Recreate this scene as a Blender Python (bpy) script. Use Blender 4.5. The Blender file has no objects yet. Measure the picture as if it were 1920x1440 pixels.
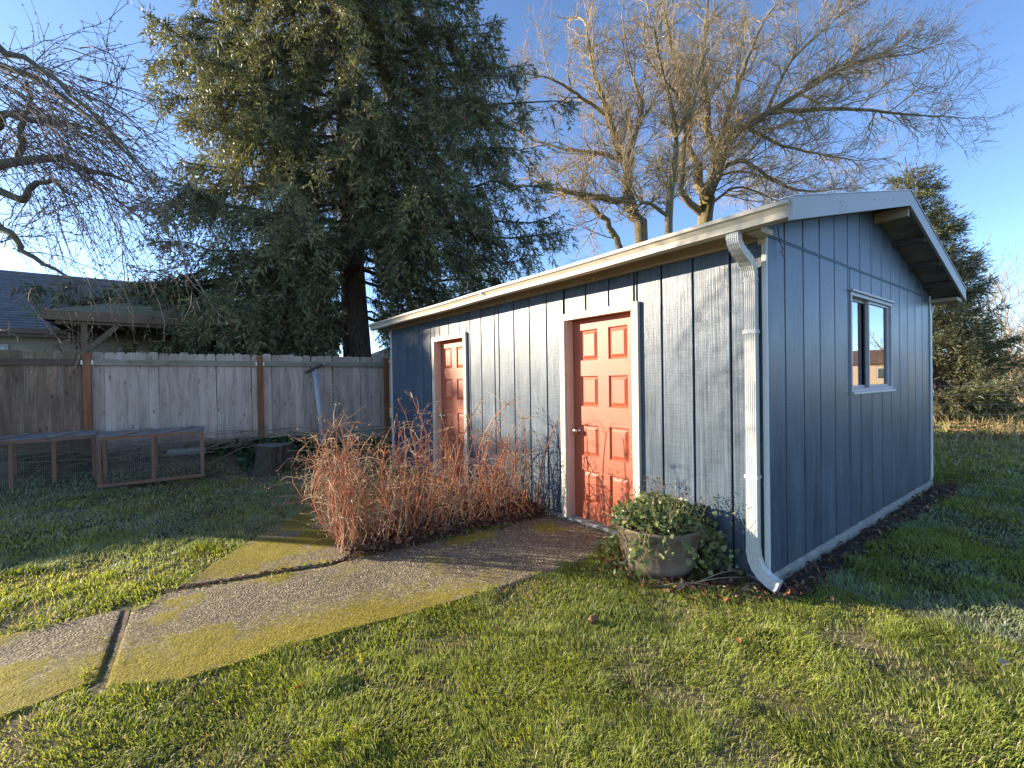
import bpy, math, random
import numpy as np
from mathutils import Matrix, Vector

rng = np.random.default_rng(7)
random.seed(7)
D = bpy.data
scene = bpy.context.scene
COL = scene.collection
R = math.radians

# ------------------------------------------------------------------ camera
CAM_H = 1.457
F_PX = 857.16                      # focal length in pixels of the 1920 px wide photograph
PITCH, ROLL = R(-0.5016), R(-0.9052)
cam_d = D.cameras.new('camera')
cam_d.sensor_width = 36.0
cam_d.lens = F_PX / 1920 * 36.0
cam_d.clip_start, cam_d.clip_end = 0.05, 2000
cam = D.objects.new('camera', cam_d)
COL.objects.link(cam)
cam.matrix_world = Matrix.Translation((0, 0, CAM_H)) @ Matrix.Rotation(R(90) + PITCH, 4, 'X') @ Matrix.Rotation(ROLL, 4, 'Z')
scene.camera = cam
scene.render.resolution_x, scene.render.resolution_y = 1024, 768

# ------------------------------------------------------------------ sky and sun
SUN_EL = R(14.5)
SUN_H = np.array([-0.975, 0.223]); SUN_H /= np.linalg.norm(SUN_H)
SUN = np.array([SUN_H[0] * math.cos(SUN_EL), SUN_H[1] * math.cos(SUN_EL), math.sin(SUN_EL)])
world = D.worlds.new('World'); scene.world = world; world.use_nodes = True
wn = world.node_tree.nodes; wl = world.node_tree.links
for n in list(wn): wn.remove(n)
sky = wn.new('ShaderNodeTexSky'); sky.sky_type = 'NISHITA'; sky.sun_disc = False
sky.sun_elevation = SUN_EL
sky.sun_rotation = math.atan2(SUN_H[0], SUN_H[1])
sky.air_density = 0.52; sky.dust_density = 0.15; sky.ozone_density = 2.2; sky.altitude = 50
bg = wn.new('ShaderNodeBackground'); bg.inputs['Strength'].default_value = 0.15
wo = wn.new('ShaderNodeOutputWorld')
wl.new(sky.outputs[0], bg.inputs[0]); wl.new(bg.outputs[0], wo.inputs[0])
sun_d = D.lights.new('sun', 'SUN'); sun_d.energy = 5.0; sun_d.angle = R(0.53); sun_d.color = (1.0, 0.86, 0.66)
sun = D.objects.new('sun', sun_d); COL.objects.link(sun)
sun.location = (-30, 7, 12)
sun.rotation_euler = Vector(SUN).to_track_quat('Z', 'Y').to_euler()
vs = scene.view_settings
vs.view_transform = 'Standard'; vs.look = 'None'; vs.gamma = 1.0; vs.exposure = 1.6
vs.use_curve_mapping = False

# ------------------------------------------------------------------ frames of the place
TH = R(52.828)
RV = np.array([math.sin(TH), math.cos(TH), 0.0])       # along the gable wall, away from the camera
LV = np.array([-math.cos(TH), math.sin(TH), 0.0])      # along the front wall, away from the camera
A0 = np.array([1.7525, 3.1227, 0.0])                   # near corner of the shed
ROTZ = math.atan2(RV[1], RV[0])
F0 = np.array([-2.72, 10.10, 0.0])                     # fence line, at its shed end
N0 = np.array([-9.18, 9.0, 0.0])                       # patio cover, near corner
SH_L, SH_W = 6.52, 4.52

_cp, _sp = math.cos(PITCH), math.sin(PITCH)
_cr, _sr = math.cos(ROLL), math.sin(ROLL)
def ray(px, py):
    a, b = px - 960, py - 720
    x, y = _cr * a + _sr * b, -_sr * a + _cr * b
    d = (x / F_PX, 1.0, -y / F_PX)
    return np.array([d[0], d[1] * _cp - d[2] * _sp, d[1] * _sp + d[2] * _cp])
def at(px, py, Y):
    d = ray(px, py); return np.array([0, 0, CAM_H]) + d * (Y / d[1])
def gnd(px, py, z=0.0):
    d = ray(px, py); return np.array([0, 0, CAM_H]) + d * ((z - CAM_H) / d[2])

# ------------------------------------------------------------------ noise
def _hash(ix, iy, seed):
    h = (ix.astype(np.int64) * 374761393 + iy.astype(np.int64) * 668265263 + seed * 1442695041) & 0x7fffffff
    h = ((h ^ (h >> 13)) * 1274126177) & 0x7fffffff
    h = (h ^ (h >> 16)) & 0xffff
    return h / 65535.0
def vnoise(x, y, seed=0):
    x = np.asarray(x, float); y = np.asarray(y, float)
    ix, iy = np.floor(x), np.floor(y); fx, fy = x - ix, y - iy
    fx = fx * fx * (3 - 2 * fx); fy = fy * fy * (3 - 2 * fy)
    a = _hash(ix, iy, seed); b = _hash(ix + 1, iy, seed); c = _hash(ix, iy + 1, seed); d = _hash(ix + 1, iy + 1, seed)
    return (a * (1 - fx) + b * fx) * (1 - fy) + (c * (1 - fx) + d * fx) * fy
def fbm(x, y, seed=0, oct=4):
    s, a, t = 0, 1.0, 0
    for o in range(oct):
        s = s + a * vnoise(np.asarray(x) * 2 ** o, np.asarray(y) * 2 ** o, seed + o * 17); t += a; a *= .5
    return s / t
def sstep(e0, e1, x):
    t = np.clip((np.asarray(x, float) - e0) / (e1 - e0), 0, 1); return t * t * (3 - 2 * t)
def inpoly(x, y, poly):
    x = np.asarray(x); y = np.asarray(y); ins = np.zeros(x.shape, bool); n = len(poly)
    for i in range(n):
        x1, y1 = poly[i]; x2, y2 = poly[(i + 1) % n]
        c = ((y1 > y) != (y2 > y))
        with np.errstate(divide='ignore', invalid='ignore'):
            ins ^= c & (x < (x2 - x1) * (y - y1) / (y2 - y1 + 1e-12) + x1)
    return ins
def dpoly(x, y, poly, closed=True):
    x = np.asarray(x, float); y = np.asarray(y, float); best = np.full(x.shape, 1e9); n = len(poly)
    for i in range(n if closed else n - 1):
        x1, y1 = poly[i]; x2, y2 = poly[(i + 1) % n]
        dx, dy = x2 - x1, y2 - y1; L = dx * dx + dy * dy + 1e-12
        t = np.clip(((x - x1) * dx + (y - y1) * dy) / L, 0, 1)
        best = np.minimum(best, np.hypot(x - x1 - t * dx, y - y1 - t * dy))
    return best

# ------------------------------------------------------------------ objects, tags
def tag(o, label=None, cat=None, group=None, kind=None):
    if label: o['label'] = label
    if cat: o['category'] = cat
    if group: o['group'] = group
    if kind: o['kind'] = kind
    return o
def empty(name, loc=(0, 0, 0), rz=0.0, label=None, cat=None, group=None):
    o = D.objects.new(name, None); COL.objects.link(o)
    o.empty_display_size = .1
    o.location = tuple(loc); o.rotation_euler = (0, 0, rz)
    return tag(o, label, cat, group)
def link(name, me, parent=None, loc=(0, 0, 0), rot=(0, 0, 0), scale=(1, 1, 1)):
    o = D.objects.new(name, me); COL.objects.link(o)
    o.location = tuple(loc); o.rotation_euler = rot; o.scale = scale
    if parent is not None: o.parent = parent
    return o
def meshdata(name, V, faces, mat=None, col=None, smooth=False):
    V = np.asarray(V, np.float32)
    me = D.meshes.new(name)
    fl = [np.asarray(f, np.int32) for f in faces if len(f)]
    nl = sum(f.size for f in fl); nf = sum(len(f) for f in fl)
    me.vertices.add(len(V)); me.vertices.foreach_set('co', V.ravel())
    me.loops.add(nl); me.polygons.add(nf)
    me.loops.foreach_set('vertex_index', np.concatenate([f.ravel() for f in fl]))
    tot = np.concatenate([np.full(len(f), f.shape[1], np.int32) for f in fl])
    st = np.concatenate([[0], np.cumsum(tot)[:-1]]).astype(np.int32)
    me.polygons.foreach_set('loop_start', st); me.polygons.foreach_set('loop_total', tot)
    if smooth: me.polygons.foreach_set('use_smooth', np.ones(nf, bool))
    me.update(calc_edges=True)
    if col is not None:
        a = me.color_attributes.new('Col', 'FLOAT_COLOR', 'POINT')
        c4 = np.ones((len(V), 4), np.float32); c4[:, :3] = col
        a.data.foreach_set('color', c4.ravel())
    if mat is not None: me.materials.append(mat)
    return me

class MB:
    """collects simple solids into one mesh"""
    def __init__(s): s.v = []; s.f = []
    def add(s, vs, fs):
        b = len(s.v); s.v += [tuple(v) for v in vs]; s.f += [tuple(i + b for i in f) for f in fs]; return s
    def box(s, x0, x1, y0, y1, z0, z1):
        return s.add([(x0, y0, z0), (x1, y0, z0), (x1, y1, z0), (x0, y1, z0), (x0, y0, z1), (x1, y0, z1), (x1, y1, z1), (x0, y1, z1)],
                     [(0, 3, 2, 1), (4, 5, 6, 7), (0, 1, 5, 4), (1, 2, 6, 5), (2, 3, 7, 6), (3, 0, 4, 7)])
    def loft(s, rings, cap=True):
        n = len(rings[0]); b = len(s.v)
        for r in rings: s.v += [tuple(p) for p in r]
        for k in range(len(rings) - 1):
            for i in range(n):
                j = (i + 1) % n
                s.f.append((b + k * n + i, b + k * n + j, b + (k + 1) * n + j, b + (k + 1) * n + i))
        if cap:
            s.f.append(tuple(b + i for i in range(n))[::-1]); s.f.append(tuple(b + (len(rings) - 1) * n + i for i in range(n)))
        return s
    def bar(s, p, q, w, h, up=(0, 0, 1)):
        p = np.array(p, float); q = np.array(q, float); t = q - p; t /= np.linalg.norm(t)
        u = np.cross(t, up)
        if np.linalg.norm(u) < 1e-4: u = np.cross(t, (1, 0, 0))
        u /= np.linalg.norm(u); v = np.cross(u, t)
        o = [u * w / 2 + v * h / 2, -u * w / 2 + v * h / 2, -u * w / 2 - v * h / 2, u * w / 2 - v * h / 2]
        return s.loft([[p + a for a in o], [q + a for a in o]])
    def tube(s, pts, rad, n=10, cap=True):
        pts = np.array(pts, float); K = len(pts); rad = np.broadcast_to(rad, (K,))
        T = np.gradient(pts, axis=0); T /= np.linalg.norm(T, axis=1)[:, None] + 1e-9
        ref = np.array([0, 0, 1.0]) if abs(T[:, 2]).mean() < .8 else np.array([1.0, 0, 0])
        rings = []
        for k in range(K):
            u = np.cross(T[k], ref); u /= np.linalg.norm(u) + 1e-9; v = np.cross(T[k], u)
            rings.append([pts[k] + rad[k] * (math.cos(a) * u + math.sin(a) * v) for a in np.arange(n) * 2 * math.pi / n])
        return s.loft(rings, cap)
    def lathe(s, prof, n=32, c=(0, 0, 0), cap=False):
        rings = [[(c[0] + r * math.cos(a), c[1] + r * math.sin(a), c[2] + z) for a in np.arange(n) * 2 * math.pi / n] for r, z in prof]
        return s.loft(rings, cap)
    def mesh(s, name, mat=None, smooth=False):
        me = D.meshes.new(name); me.from_pydata([tuple(map(float, v)) for v in s.v], [], s.f)
        if smooth:
            me.polygons.foreach_set('use_smooth', np.ones(len(me.polygons), bool))
        me.update()
        if mat is not None: me.materials.append(mat)
        return me
    def build(s, name, mat=None, parent=None, smooth=False, bevel=0, **k):
        o = link(name, s.mesh(name, mat, smooth), parent, **k)
        if bevel:
            m = o.modifiers.new('bevel', 'BEVEL'); m.width = bevel; m.segments = 2; m.limit_method = 'ANGLE'
        return o

class Tubes:
    """many thin tapered tubes, built in batches"""
    def __init__(s): s.g = {}
    def add(s, pts, rad, n=4, col=None):
        pts = np.asarray(pts, float); K = len(pts)
        rad = np.broadcast_to(np.asarray(rad, float), (K,))
        s.g.setdefault((K, n), []).append((pts, rad, (1, 1, 1) if col is None else col))
    def arrays(s):
        Vs, Fs, Cs, b = [], [], [], 0
        for (K, n), L in s.g.items():
            P = np.array([l[0] for l in L]); Rr = np.array([l[1] for l in L]); C = np.array([l[2] for l in L], float)
            B = len(L)
            T = np.gradient(P, axis=1); T /= np.linalg.norm(T, axis=2, keepdims=True) + 1e-9
            m = np.abs(T[:, :, 2]).mean(1) < .8
            ref = np.where(m[:, None], [[0, 0, 1.0]], [[1.0, 0, 0]])[:, None, :]
            u = np.cross(T, np.broadcast_to(ref, T.shape)); u /= np.linalg.norm(u, axis=2, keepdims=True) + 1e-9
            v = np.cross(T, u)
            a = np.arange(n) * 2 * math.pi / n
            V = P[:, :, None, :] + Rr[:, :, None, None] * (np.cos(a)[None, None, :, None] * u[:, :, None, :] + np.sin(a)[None, None, :, None] * v[:, :, None, :])
            Vs.append(V.reshape(-1, 3)); Cs.append(np.repeat(C, K * n, 0))
            base = b + np.arange(B)[:, None, None] * K * n
            k = np.arange(K - 1)[None, :, None] * n; i = np.arange(n)[None, None, :]; j = (i + 1) % n
            Fs.append(np.stack([base + k + i, base + k + j, base + k + n + j, base + k + n + i], -1).reshape(-1, 4))
            b += B * K * n
        return np.concatenate(Vs), [np.concatenate(Fs)], np.concatenate(Cs)
    def build(s, name, mat, parent=None, color=False, smooth=True):
        V, F, C = s.arrays()
        return link(name, meshdata(name, V, F, mat, C if color else None, smooth), parent)

def cards(P, U, W, col=None):
    """two-triangle lozenge leaves: P base, U axis vector, W half-width vector"""
    N = len(P)
    V = np.stack([P, P + .5 * U + W, P + U, P + .5 * U - W], 1).reshape(-1, 3)
    F = (np.arange(N)[:, None] * 4 + np.arange(4)[None]).astype(np.int32)
    C = None if col is None else np.repeat(col, 4, 0)
    return V, F, C
def unit(v): return v / (np.linalg.norm(v, axis=-1, keepdims=True) + 1e-9)
def rdir(n): return unit(rng.normal(size=(n, 3)))

# ------------------------------------------------------------------ materials
class NT:
    def __init__(s, m): s.t = m.node_tree; s.n = s.t.nodes; s.l = s.t.links
    def new(s, t, **k):
        n = s.n.new(t)
        for a, b in k.items(): setattr(n, a, b)
        return n
    def lk(s, a, b): s.l.new(a, b)
def newmat(name):
    m = D.materials.new(name); m.use_nodes = True; nt = NT(m)
    b = nt.n['Principled BSDF']; return m, nt, b
def pos_map(nt, scale, obj=False):
    if obj: src = nt.new('ShaderNodeTexCoord').outputs['Object']
    else: src = nt.new('ShaderNodeNewGeometry').outputs['Position']
    mp = nt.new('ShaderNodeMapping'); mp.inputs['Scale'].default_value = scale
    nt.lk(src, mp.inputs[0]); return mp.outputs[0]
def noise(nt, vec, scale, detail=4, rough=.55, dist=0):
    n = nt.new('ShaderNodeTexNoise'); n.inputs['Scale'].default_value = scale; n.inputs['Detail'].default_value = detail
    n.inputs['Roughness'].default_value = rough; n.inputs['Distortion'].default_value = dist
    nt.lk(vec, n.inputs['Vector']); return n.outputs[0]
def ramp(nt, fac, stops):
    r = nt.new('ShaderNodeValToRGB'); e = r.color_ramp.elements
    while len(e) < len(stops): e.new(.5)
    for i, (p, c) in enumerate(stops):
        e[i].position = p; e[i].color = (*c, 1) if len(c) == 3 else c
    nt.lk(fac, r.inputs[0]); return r.outputs[0]
def mix(nt, fac, a, b, mode='MIX'):
    m = nt.new('ShaderNodeMix', data_type='RGBA', blend_type=mode)
    for s, v in ((m.inputs[0], fac), (m.inputs[6], a), (m.inputs[7], b)):
        if hasattr(v, 'links'): nt.lk(v, s)
        elif isinstance(v, (tuple, list)): s.default_value = (*v, 1)
        else: s.default_value = v
    return m.outputs[2]
def mth(nt, op, a, b=None, clamp=False):
    m = nt.new('ShaderNodeMath', operation=op); m.use_clamp = clamp
    for s, v in ((m.inputs[0], a), (m.inputs[1], b)):
        if v is None: continue
        if hasattr(v, 'links'): nt.lk(v, s)
        else: s.default_value = v
    return m.outputs[0]
def bump(nt, h, strength, dist, b, prev=None):
    n = nt.new('ShaderNodeBump'); n.inputs['Strength'].default_value = strength; n.inputs['Distance'].default_value = dist
    nt.lk(h, n.inputs['Height'])
    if prev is not None: nt.lk(prev, n.inputs['Normal'])
    if b is not None: nt.lk(n.outputs[0], b.inputs['Normal'])
    return n.outputs[0]
def objrand(nt): return nt.new('ShaderNodeObjectInfo').outputs['Random']

def m_simple(name, c, rough=.7, var=.15, scale=6, bmp=.15, bdist=.004, bscale=60, spec=.4, stretch=(1, 1, 1), dirt=None, metal=0, orand=0):
    m, nt, b = newmat(name)
    v = pos_map(nt, stretch)
    n1 = noise(nt, v, scale, 5)
    lo = tuple(x * (1 - var) for x in c); hi = tuple(min(1, x * (1 + var)) for x in c)
    colr = ramp(nt, n1, [(.3, lo), (.7, hi)])
    if dirt:
        n2 = noise(nt, v, dirt[1], 6, .65)
        colr = mix(nt, ramp(nt, n2, [(dirt[2], (0, 0, 0)), (dirt[2] + .18, (1, 1, 1))]), colr, dirt[0])
    if orand:
        f = mth(nt, 'MULTIPLY_ADD', objrand(nt), orand); f.node.inputs[2].default_value = 1 - orand / 2
        colr = mix(nt, 1.0, colr, f, 'MULTIPLY')
    nt.lk(colr, b.inputs['Base Color'])
    b.inputs['Roughness'].default_value = rough; b.inputs['Specular IOR Level'].default_value = spec; b.inputs['Metallic'].default_value = metal
    if bmp: bump(nt, noise(nt, v, bscale, 4), bmp, bdist, b)
    return m

def m_siding():
    m, nt, b = newmat('navy_siding_paint')
    g = nt.new('ShaderNodeTexCoord').outputs['Object']
    def mp(sc):
        q = nt.new('ShaderNodeMapping'); q.inputs['Scale'].default_value = sc; nt.lk(g, q.inputs[0]); return q.outputs[0]
    off = nt.new('ShaderNodeVectorMath', operation='SCALE'); nt.lk(objrand(nt), off.inputs['Scale']); off.inputs[0].default_value = (17, 31, 9)
    add = nt.new('ShaderNodeVectorMath', operation='ADD'); nt.lk(g, add.inputs[0]); nt.lk(off.outputs[0], add.inputs[1]); g = add.outputs[0]
    grain = noise(nt, mp((85, 85, 1.5)), 1.0, 5, .62, .8)      # vertical wood grain
    saw = noise(nt, mp((6, 6, 160)), 1.0, 3, .6)              # horizontal saw marks
    blot = noise(nt, mp((3, 3, 1.2)), 1.4, 5, .6)             # worn patches
    col = ramp(nt, blot, [(.32, (.048, .068, .094)), (.55, (.062, .087, .116)), (.75, (.082, .110, .138))])
    gtone = ramp(nt, mth(nt, 'ADD', mth(nt, 'MULTIPLY', grain, .75), mth(nt, 'MULTIPLY', saw, .25)), [(.36, (.62,) * 3), (.5, (1.0,) * 3), (.62, (1.45,) * 3)])
    col = mix(nt, 1.0, col, gtone, 'MULTIPLY')
    chips = ramp(nt, noise(nt, mp((26, 26, 9)), 1.0, 3, .5), [(.74, (0, 0, 0)), (.78, (1, 1, 1))])
    col = mix(nt, mth(nt, 'MULTIPLY', chips, .35), col, (.20, .23, .28))
    zz = nt.new('ShaderNodeSeparateXYZ'); nt.lk(nt.new('ShaderNodeNewGeometry').outputs['Position'], zz.inputs[0])
    spl = mth(nt, 'ADD', zz.outputs[2], mth(nt, 'MULTIPLY', noise(nt, mp((5, 5, 3)), 1.6, 5, .7), .5))
    col = mix(nt, ramp(nt, spl, [(.26, (.5,) * 3), (.52, (0, 0, 0))]), col, (.085, .075, .06))
    f = mth(nt, 'MULTIPLY_ADD', objrand(nt), .24); f.node.inputs[2].default_value = .88
    col = mix(nt, 1.0, col, f, 'MULTIPLY')
    nt.lk(col, b.inputs['Base Color'])
    rg = ramp(nt, mth(nt, 'ADD', mth(nt, 'MULTIPLY', grain, .5), mth(nt, 'MULTIPLY', blot, .5)), [(.35, (.30,) * 3), (.65, (.46,) * 3)])
    nt.lk(rg, b.inputs['Roughness']); b.inputs['Specular IOR Level'].default_value = .4
    h = mth(nt, 'ADD', mth(nt, 'MULTIPLY', grain, 1.0), mth(nt, 'MULTIPLY', saw, .16))
    bump(nt, h, .6, .005, b)
    return m

def m_wood(name, cols, knots=True, axis='z', rough=.85, moss=0.0, orand=.35, streak=1.0):
    m, nt, b = newmat(name)
    g = nt.new('ShaderNodeTexCoord').outputs['Object']
    off = nt.new('ShaderNodeVectorMath', operation='SCALE'); nt.lk(objrand(nt), off.inputs['Scale']); off.inputs[0].default_value = (13, 7, 29)
    add = nt.new('ShaderNodeVectorMath', operation='ADD'); nt.lk(g, add.inputs[0]); nt.lk(off.outputs[0], add.inputs[1])
    def mp(s, t):
        q = nt.new('ShaderNodeMapping')
        q.inputs['Scale'].default_value = {'z': (s, s, t), 'x': (t, s, s), 'y': (s, t, s)}[axis]
        nt.lk(add.outputs[0], q.inputs[0]); return q.outputs[0]
    gr = noise(nt, mp(55, 2.2), 1, 6, .65, 1.2)
    bl = noise(nt, mp(9, 1.6), 1, 5, .6)
    mixf = mth(nt, 'ADD', mth(nt, 'MULTIPLY', gr, .45 * streak), mth(nt, 'MULTIPLY', bl, 1 - .45 * streak))
    col = ramp(nt, mixf, [(.28, cols[0]), (.5, cols[1]), (.72, cols[2])])
    if knots:
        vo = nt.new('ShaderNodeTexVoronoi'); vo.inputs['Scale'].default_value = 1.0
        nt.lk(mp(9, 3.4), vo.inputs['Vector'])
        k = ramp(nt, vo.outputs['Distance'], [(.10, (1, 1, 1)), (.17, (0, 0, 0))])
        col = mix(nt, mth(nt, 'MULTIPLY', k, .55), col, tuple(c * .35 for c in cols[0]))
    if moss:
        z = nt.new('ShaderNodeSeparateXYZ'); nt.lk(nt.new('ShaderNodeNewGeometry').outputs['Position'], z.inputs[0])
        mz = ramp(nt, mth(nt, 'MULTIPLY', z.outputs[2], .5), [(.86, (0, 0, 0)), (.97, (1, 1, 1))])
        mm = mth(nt, 'MULTIPLY', mth(nt, 'MULTIPLY', mz, noise(nt, mp(14, 10), 1, 5)), moss * 1.5, True)
        col = mix(nt, mm, col, (.10, .13, .05))
    f = mth(nt, 'MULTIPLY_ADD', objrand(nt), orand); f.node.inputs[2].default_value = 1 - orand / 2
    col = mix(nt, 1.0, col, f, 'MULTIPLY')
    nt.lk(col, b.inputs['Base Color']); b.inputs['Roughness'].default_value = rough; b.inputs['Specular IOR Level'].default_value = .25
    bump(nt, gr, .6, .004, b)
    return m

def m_leaf(name, attr=True, c=(.05, .09, .03), rough=.55, trans=.3, spec=.4, tint=(1.25, 1.3, .6)):
    m, nt, b = newmat(name)
    if attr:
        a = nt.new('ShaderNodeAttribute'); a.attribute_name = 'Col'; col = a.outputs['Color']
        nt.lk(col, b.inputs['Base Color'])
    else:
        b.inputs['Base Color'].default_value = (*c, 1); col = None
    b.inputs['Roughness'].default_value = rough; b.inputs['Specular IOR Level'].default_value = spec
    if trans:
        tr = nt.new('ShaderNodeBsdfTranslucent')
        if attr: nt.lk(mix(nt, 1.0, col, tint, 'MULTIPLY'), tr.inputs[0])
        else: tr.inputs[0].default_value = (*[x * y for x, y in zip(c, tint)], 1)
        mx = nt.new('ShaderNodeMixShader'); mx.inputs[0].default_value = trans
        nt.lk(b.outputs[0], mx.inputs[1]); nt.lk(tr.outputs[0], mx.inputs[2])
        nt.lk(mx.outputs[0], nt.n['Material Output'].inputs[0])
    return m

def m_bark(name, c1, c2, moss=None, mossth=.5, sc=(30, 30, 6), bmp=.9, bd=.02, up=True):
    m, nt, b = newmat(name)
    v = pos_map(nt, sc)
    n1 = noise(nt, v, 1, 6, .65, .6)
    col = ramp(nt, n1, [(.3, c1), (.7, c2)])
    if moss:
        v2 = pos_map(nt, (1, 1, 1)); n2 = noise(nt, v2, 2.3, 6, .65)
        col = mix(nt, ramp(nt, n2, [(mossth - .12, (0, 0, 0)), (mossth + .12, (1, 1, 1))]), col, moss)
    nt.lk(col, b.inputs['Base Color']); b.inputs['Roughness'].default_value = .9; b.inputs['Specular IOR Level'].default_value = .2
    bump(nt, n1, bmp, bd, b)
    return m

def m_shingle(name, c1, c2, moss=None, w=.30, h=.14):
    m, nt, b = newmat(name)
    tc = nt.new('ShaderNodeTexCoord').outputs['Object']
    br = nt.new('ShaderNodeTexBrick'); br.inputs['Scale'].default_value = 1; br.inputs['Brick Width'].default_value = w
    br.inputs['Row Height'].default_value = h; br.inputs['Mortar Size'].default_value = .006; br.inputs['Color1'].default_value = (*c1, 1); br.inputs['Color2'].default_value = (*c2, 1)
    br.inputs['Mortar'].default_value = (*[x * .4 for x in c1], 1); br.offset = .37
    nt.lk(tc, br.inputs['Vector'])
    col = mix(nt, .6, br.outputs[0], ramp(nt, noise(nt, tc, 3, 6, .7), [(.3, tuple(x * .7 for x in c1)), (.7, tuple(x * 1.2 for x in c2))]))
    if moss: col = mix(nt, ramp(nt, noise(nt, tc, 1.7, 6, .7), [(.45, (0, 0, 0)), (.62, (1, 1, 1))]), col, moss)
    nt.lk(col, b.inputs['Base Color']); b.inputs['Roughness'].default_value = .85
    bump(nt, noise(nt, tc, 120, 3), .4, .004, b)
    return m

M = {}
M['siding'] = m_siding()
M['groove'] = m_simple('dark_groove_paint', (.006, .008, .014), .8, .2)
M['cream'] = m_simple('cream_trim_paint', (.55, .47, .36), .5, .06, 5, .12, .002, 90, dirt=((.36, .30, .22), 7, .66))
M['gutter'] = m_simple('cream_gutter_enamel', (.50, .45, .35), .5, .04, 3, .05, .002, 40, spec=.5, dirt=((.45, .40, .32), 5, .70))
M['white'] = m_simple('white_downspout_enamel', (.56, .54, .49), .45, .04, 4, .05, .002, 40, spec=.5, dirt=((.42, .42, .38), 9, .72))
M['tan'] = m_simple('tan_frieze_paint', (.40, .31, .20), .6, .12, 4, .2, .003, 60)
M['fascia'] = m_simple('grey_fascia_paint', (.34, .325, .31), .5, .05, 3, .15, .003, 50, dirt=((.55, .54, .52), 13, .68))
M['soffit'] = m_simple('stained_soffit_plywood', (.21, .20, .17), .8, .3, 5, .2, .003, 30)
M['beam'] = m_simple('dark_lookout_wood', (.06, .055, .05), .8, .2)
M['door'] = m_simple('red_door_paint', (.37, .082, .034), .5, .10, 2.2, .12, .0015, 40, spec=.5, dirt=((.33, .11, .065), 2.5, .66))
M['jamb'] = m_simple('faded_jamb_paint', (.58, .40, .30), .5, .08, 5)
M['chrome'] = m_simple('knob_metal', (.62, .58, .52), .22, .05, 9, 0, metal=1.0)
M['alu'] = m_simple('window_aluminium', (.50, .50, .50), .35, .05, 9, 0, metal=.6)
M['vinyl'] = m_simple('window_frame_grey', (.42, .40, .40), .45, .08, 9, 0)
M['cement'] = m_simple('foundation_cement', (.25, .235, .21), .9, .25, 12, .7, .012, 60)
M['asphalt'] = m_shingle('roof_shingle_dark', (.06, .055, .05), (.10, .09, .08))
M['pgrey'] = m_wood('weathered_grey_picket', [(.23, .165, .125), (.51, .39, .305), (.70, .57, .47)], moss=.25)
M['pbrown'] = m_wood('stained_brown_picket', [(.09, .055, .034), (.21, .13, .082), (.44, .31, .21)], moss=.25)
M['railgrey'] = m_wood('weathered_rail', [(.18, .145, .105), (.36, .30, .225), (.50, .42, .33)], axis='x', moss=.4)
M['railbrown'] = m_wood('dark_brown_rail', [(.06, .04, .03), (.11, .07, .055), (.16, .11, .085)], axis='x')
M['post'] = m_wood('red_brown_post', [(.15, .06, .028), (.25, .10, .045), (.36, .155, .08)], knots=False, streak=.6)
M['cagew'] = m_wood('cage_cedar', [(.17, .075, .04), (.29, .13, .07), (.40, .21, .12)], knots=False, axis='x')
M['cagev'] = m_wood('cage_cedar_post', [(.17, .075, .04), (.29, .13, .07), (.40, .21, .12)], knots=False)
M['wire'] = m_simple('cage_wire', (.30, .27, .24), .55, .2, 9, 0, metal=.5)
M['felt'] = m_simple('cage_roof_felt', (.24, .215, .19), .85, .3, 7, .3, .004, 40)
M['galv'] = m_simple('galvanised_pipe', (.42, .43, .45), .5, .15, 7, .1, .002, 40, metal=.15, dirt=((.25, .17, .11), 8, .68))
M['rust'] = m_simple('rusty_pipe', (.12, .07, .045), .8, .4, 14, .4, .003, 60)
M['tub'] = m_wood('weathered_tub', [(.085, .062, .042), (.165, .125, .085), (.26, .205, .15)], knots=False, rough=.75, orand=0)
M['soil'] = m_simple('dark_soil', (.045, .030, .022), .95, .4, 14, .9, .02, 40)
M['bed'] = m_simple('leaf_mould', (.085, .048, .030), .95, .4, 10, .9, .02, 50)
M['spruce_bark'] = m_bark('spruce_bark', (.055, .037, .027), (.20, .135, .10), None, sc=(16, 16, 4.5), bd=.05)
M['maple_bark'] = m_bark('mossy_tree_bark', (.075, .062, .045), (.26, .215, .15), (.25, .20, .055), .56, sc=(18, 18, 6), bd=.06)
M['twig'] = m_bark('bare_twig_bark', (.26, .20, .115), (.43, .33, .19), None, sc=(3, 3, 3), bmp=.1)
M['cherry_bark'] = m_bark('lichen_cherry_bark', (.055, .045, .038), (.17, .145, .115), (.16, .165, .09), .54, sc=(40, 40, 20), bd=.006)
M['cherry_twig'] = m_bark('cherry_twig_bark', (.09, .065, .060), (.21, .155, .135), (.17, .17, .10), .58, sc=(9, 9, 9), bmp=.2, bd=.002)
M['cane'] = m_leaf('cane_bark', True, rough=.6, trans=0, spec=.35)
M['needle'] = m_leaf('conifer_needles', True, rough=.5, trans=.22, spec=.35, tint=(1.5, 1.35, .5))
M['leaf'] = m_leaf('green_leaves', True, rough=.42, trans=.28, spec=.45)
M['litter'] = m_leaf('dead_leaves', True, rough=.75, trans=.15, spec=.25, tint=(1.2, .9, .6))
M['grass'] = m_leaf('grass_blades', True, rough=.5, trans=.42, spec=.3, tint=(1.35, 1.3, .45))
M['cone'] = m_simple('spruce_cone', (.20, .085, .045), .7, .3, 30, 0)
M['beige'] = m_simple('beige_house_siding', (.36, .32, .25), .75, .08, 3, .1, .003, 50)
M['brown'] = m_simple('brown_house_trim', (.17, .115, .08), .7, .12, 4, .1, .003, 50)
M['brown2'] = m_simple('patio_fascia_paint', (.155, .095, .05), .65, .12, 4, .1, .003, 50)
M['roofblue'] = m_shingle('grey_blue_shingle', (.135, .122, .122), (.20, .185, .185))
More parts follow.
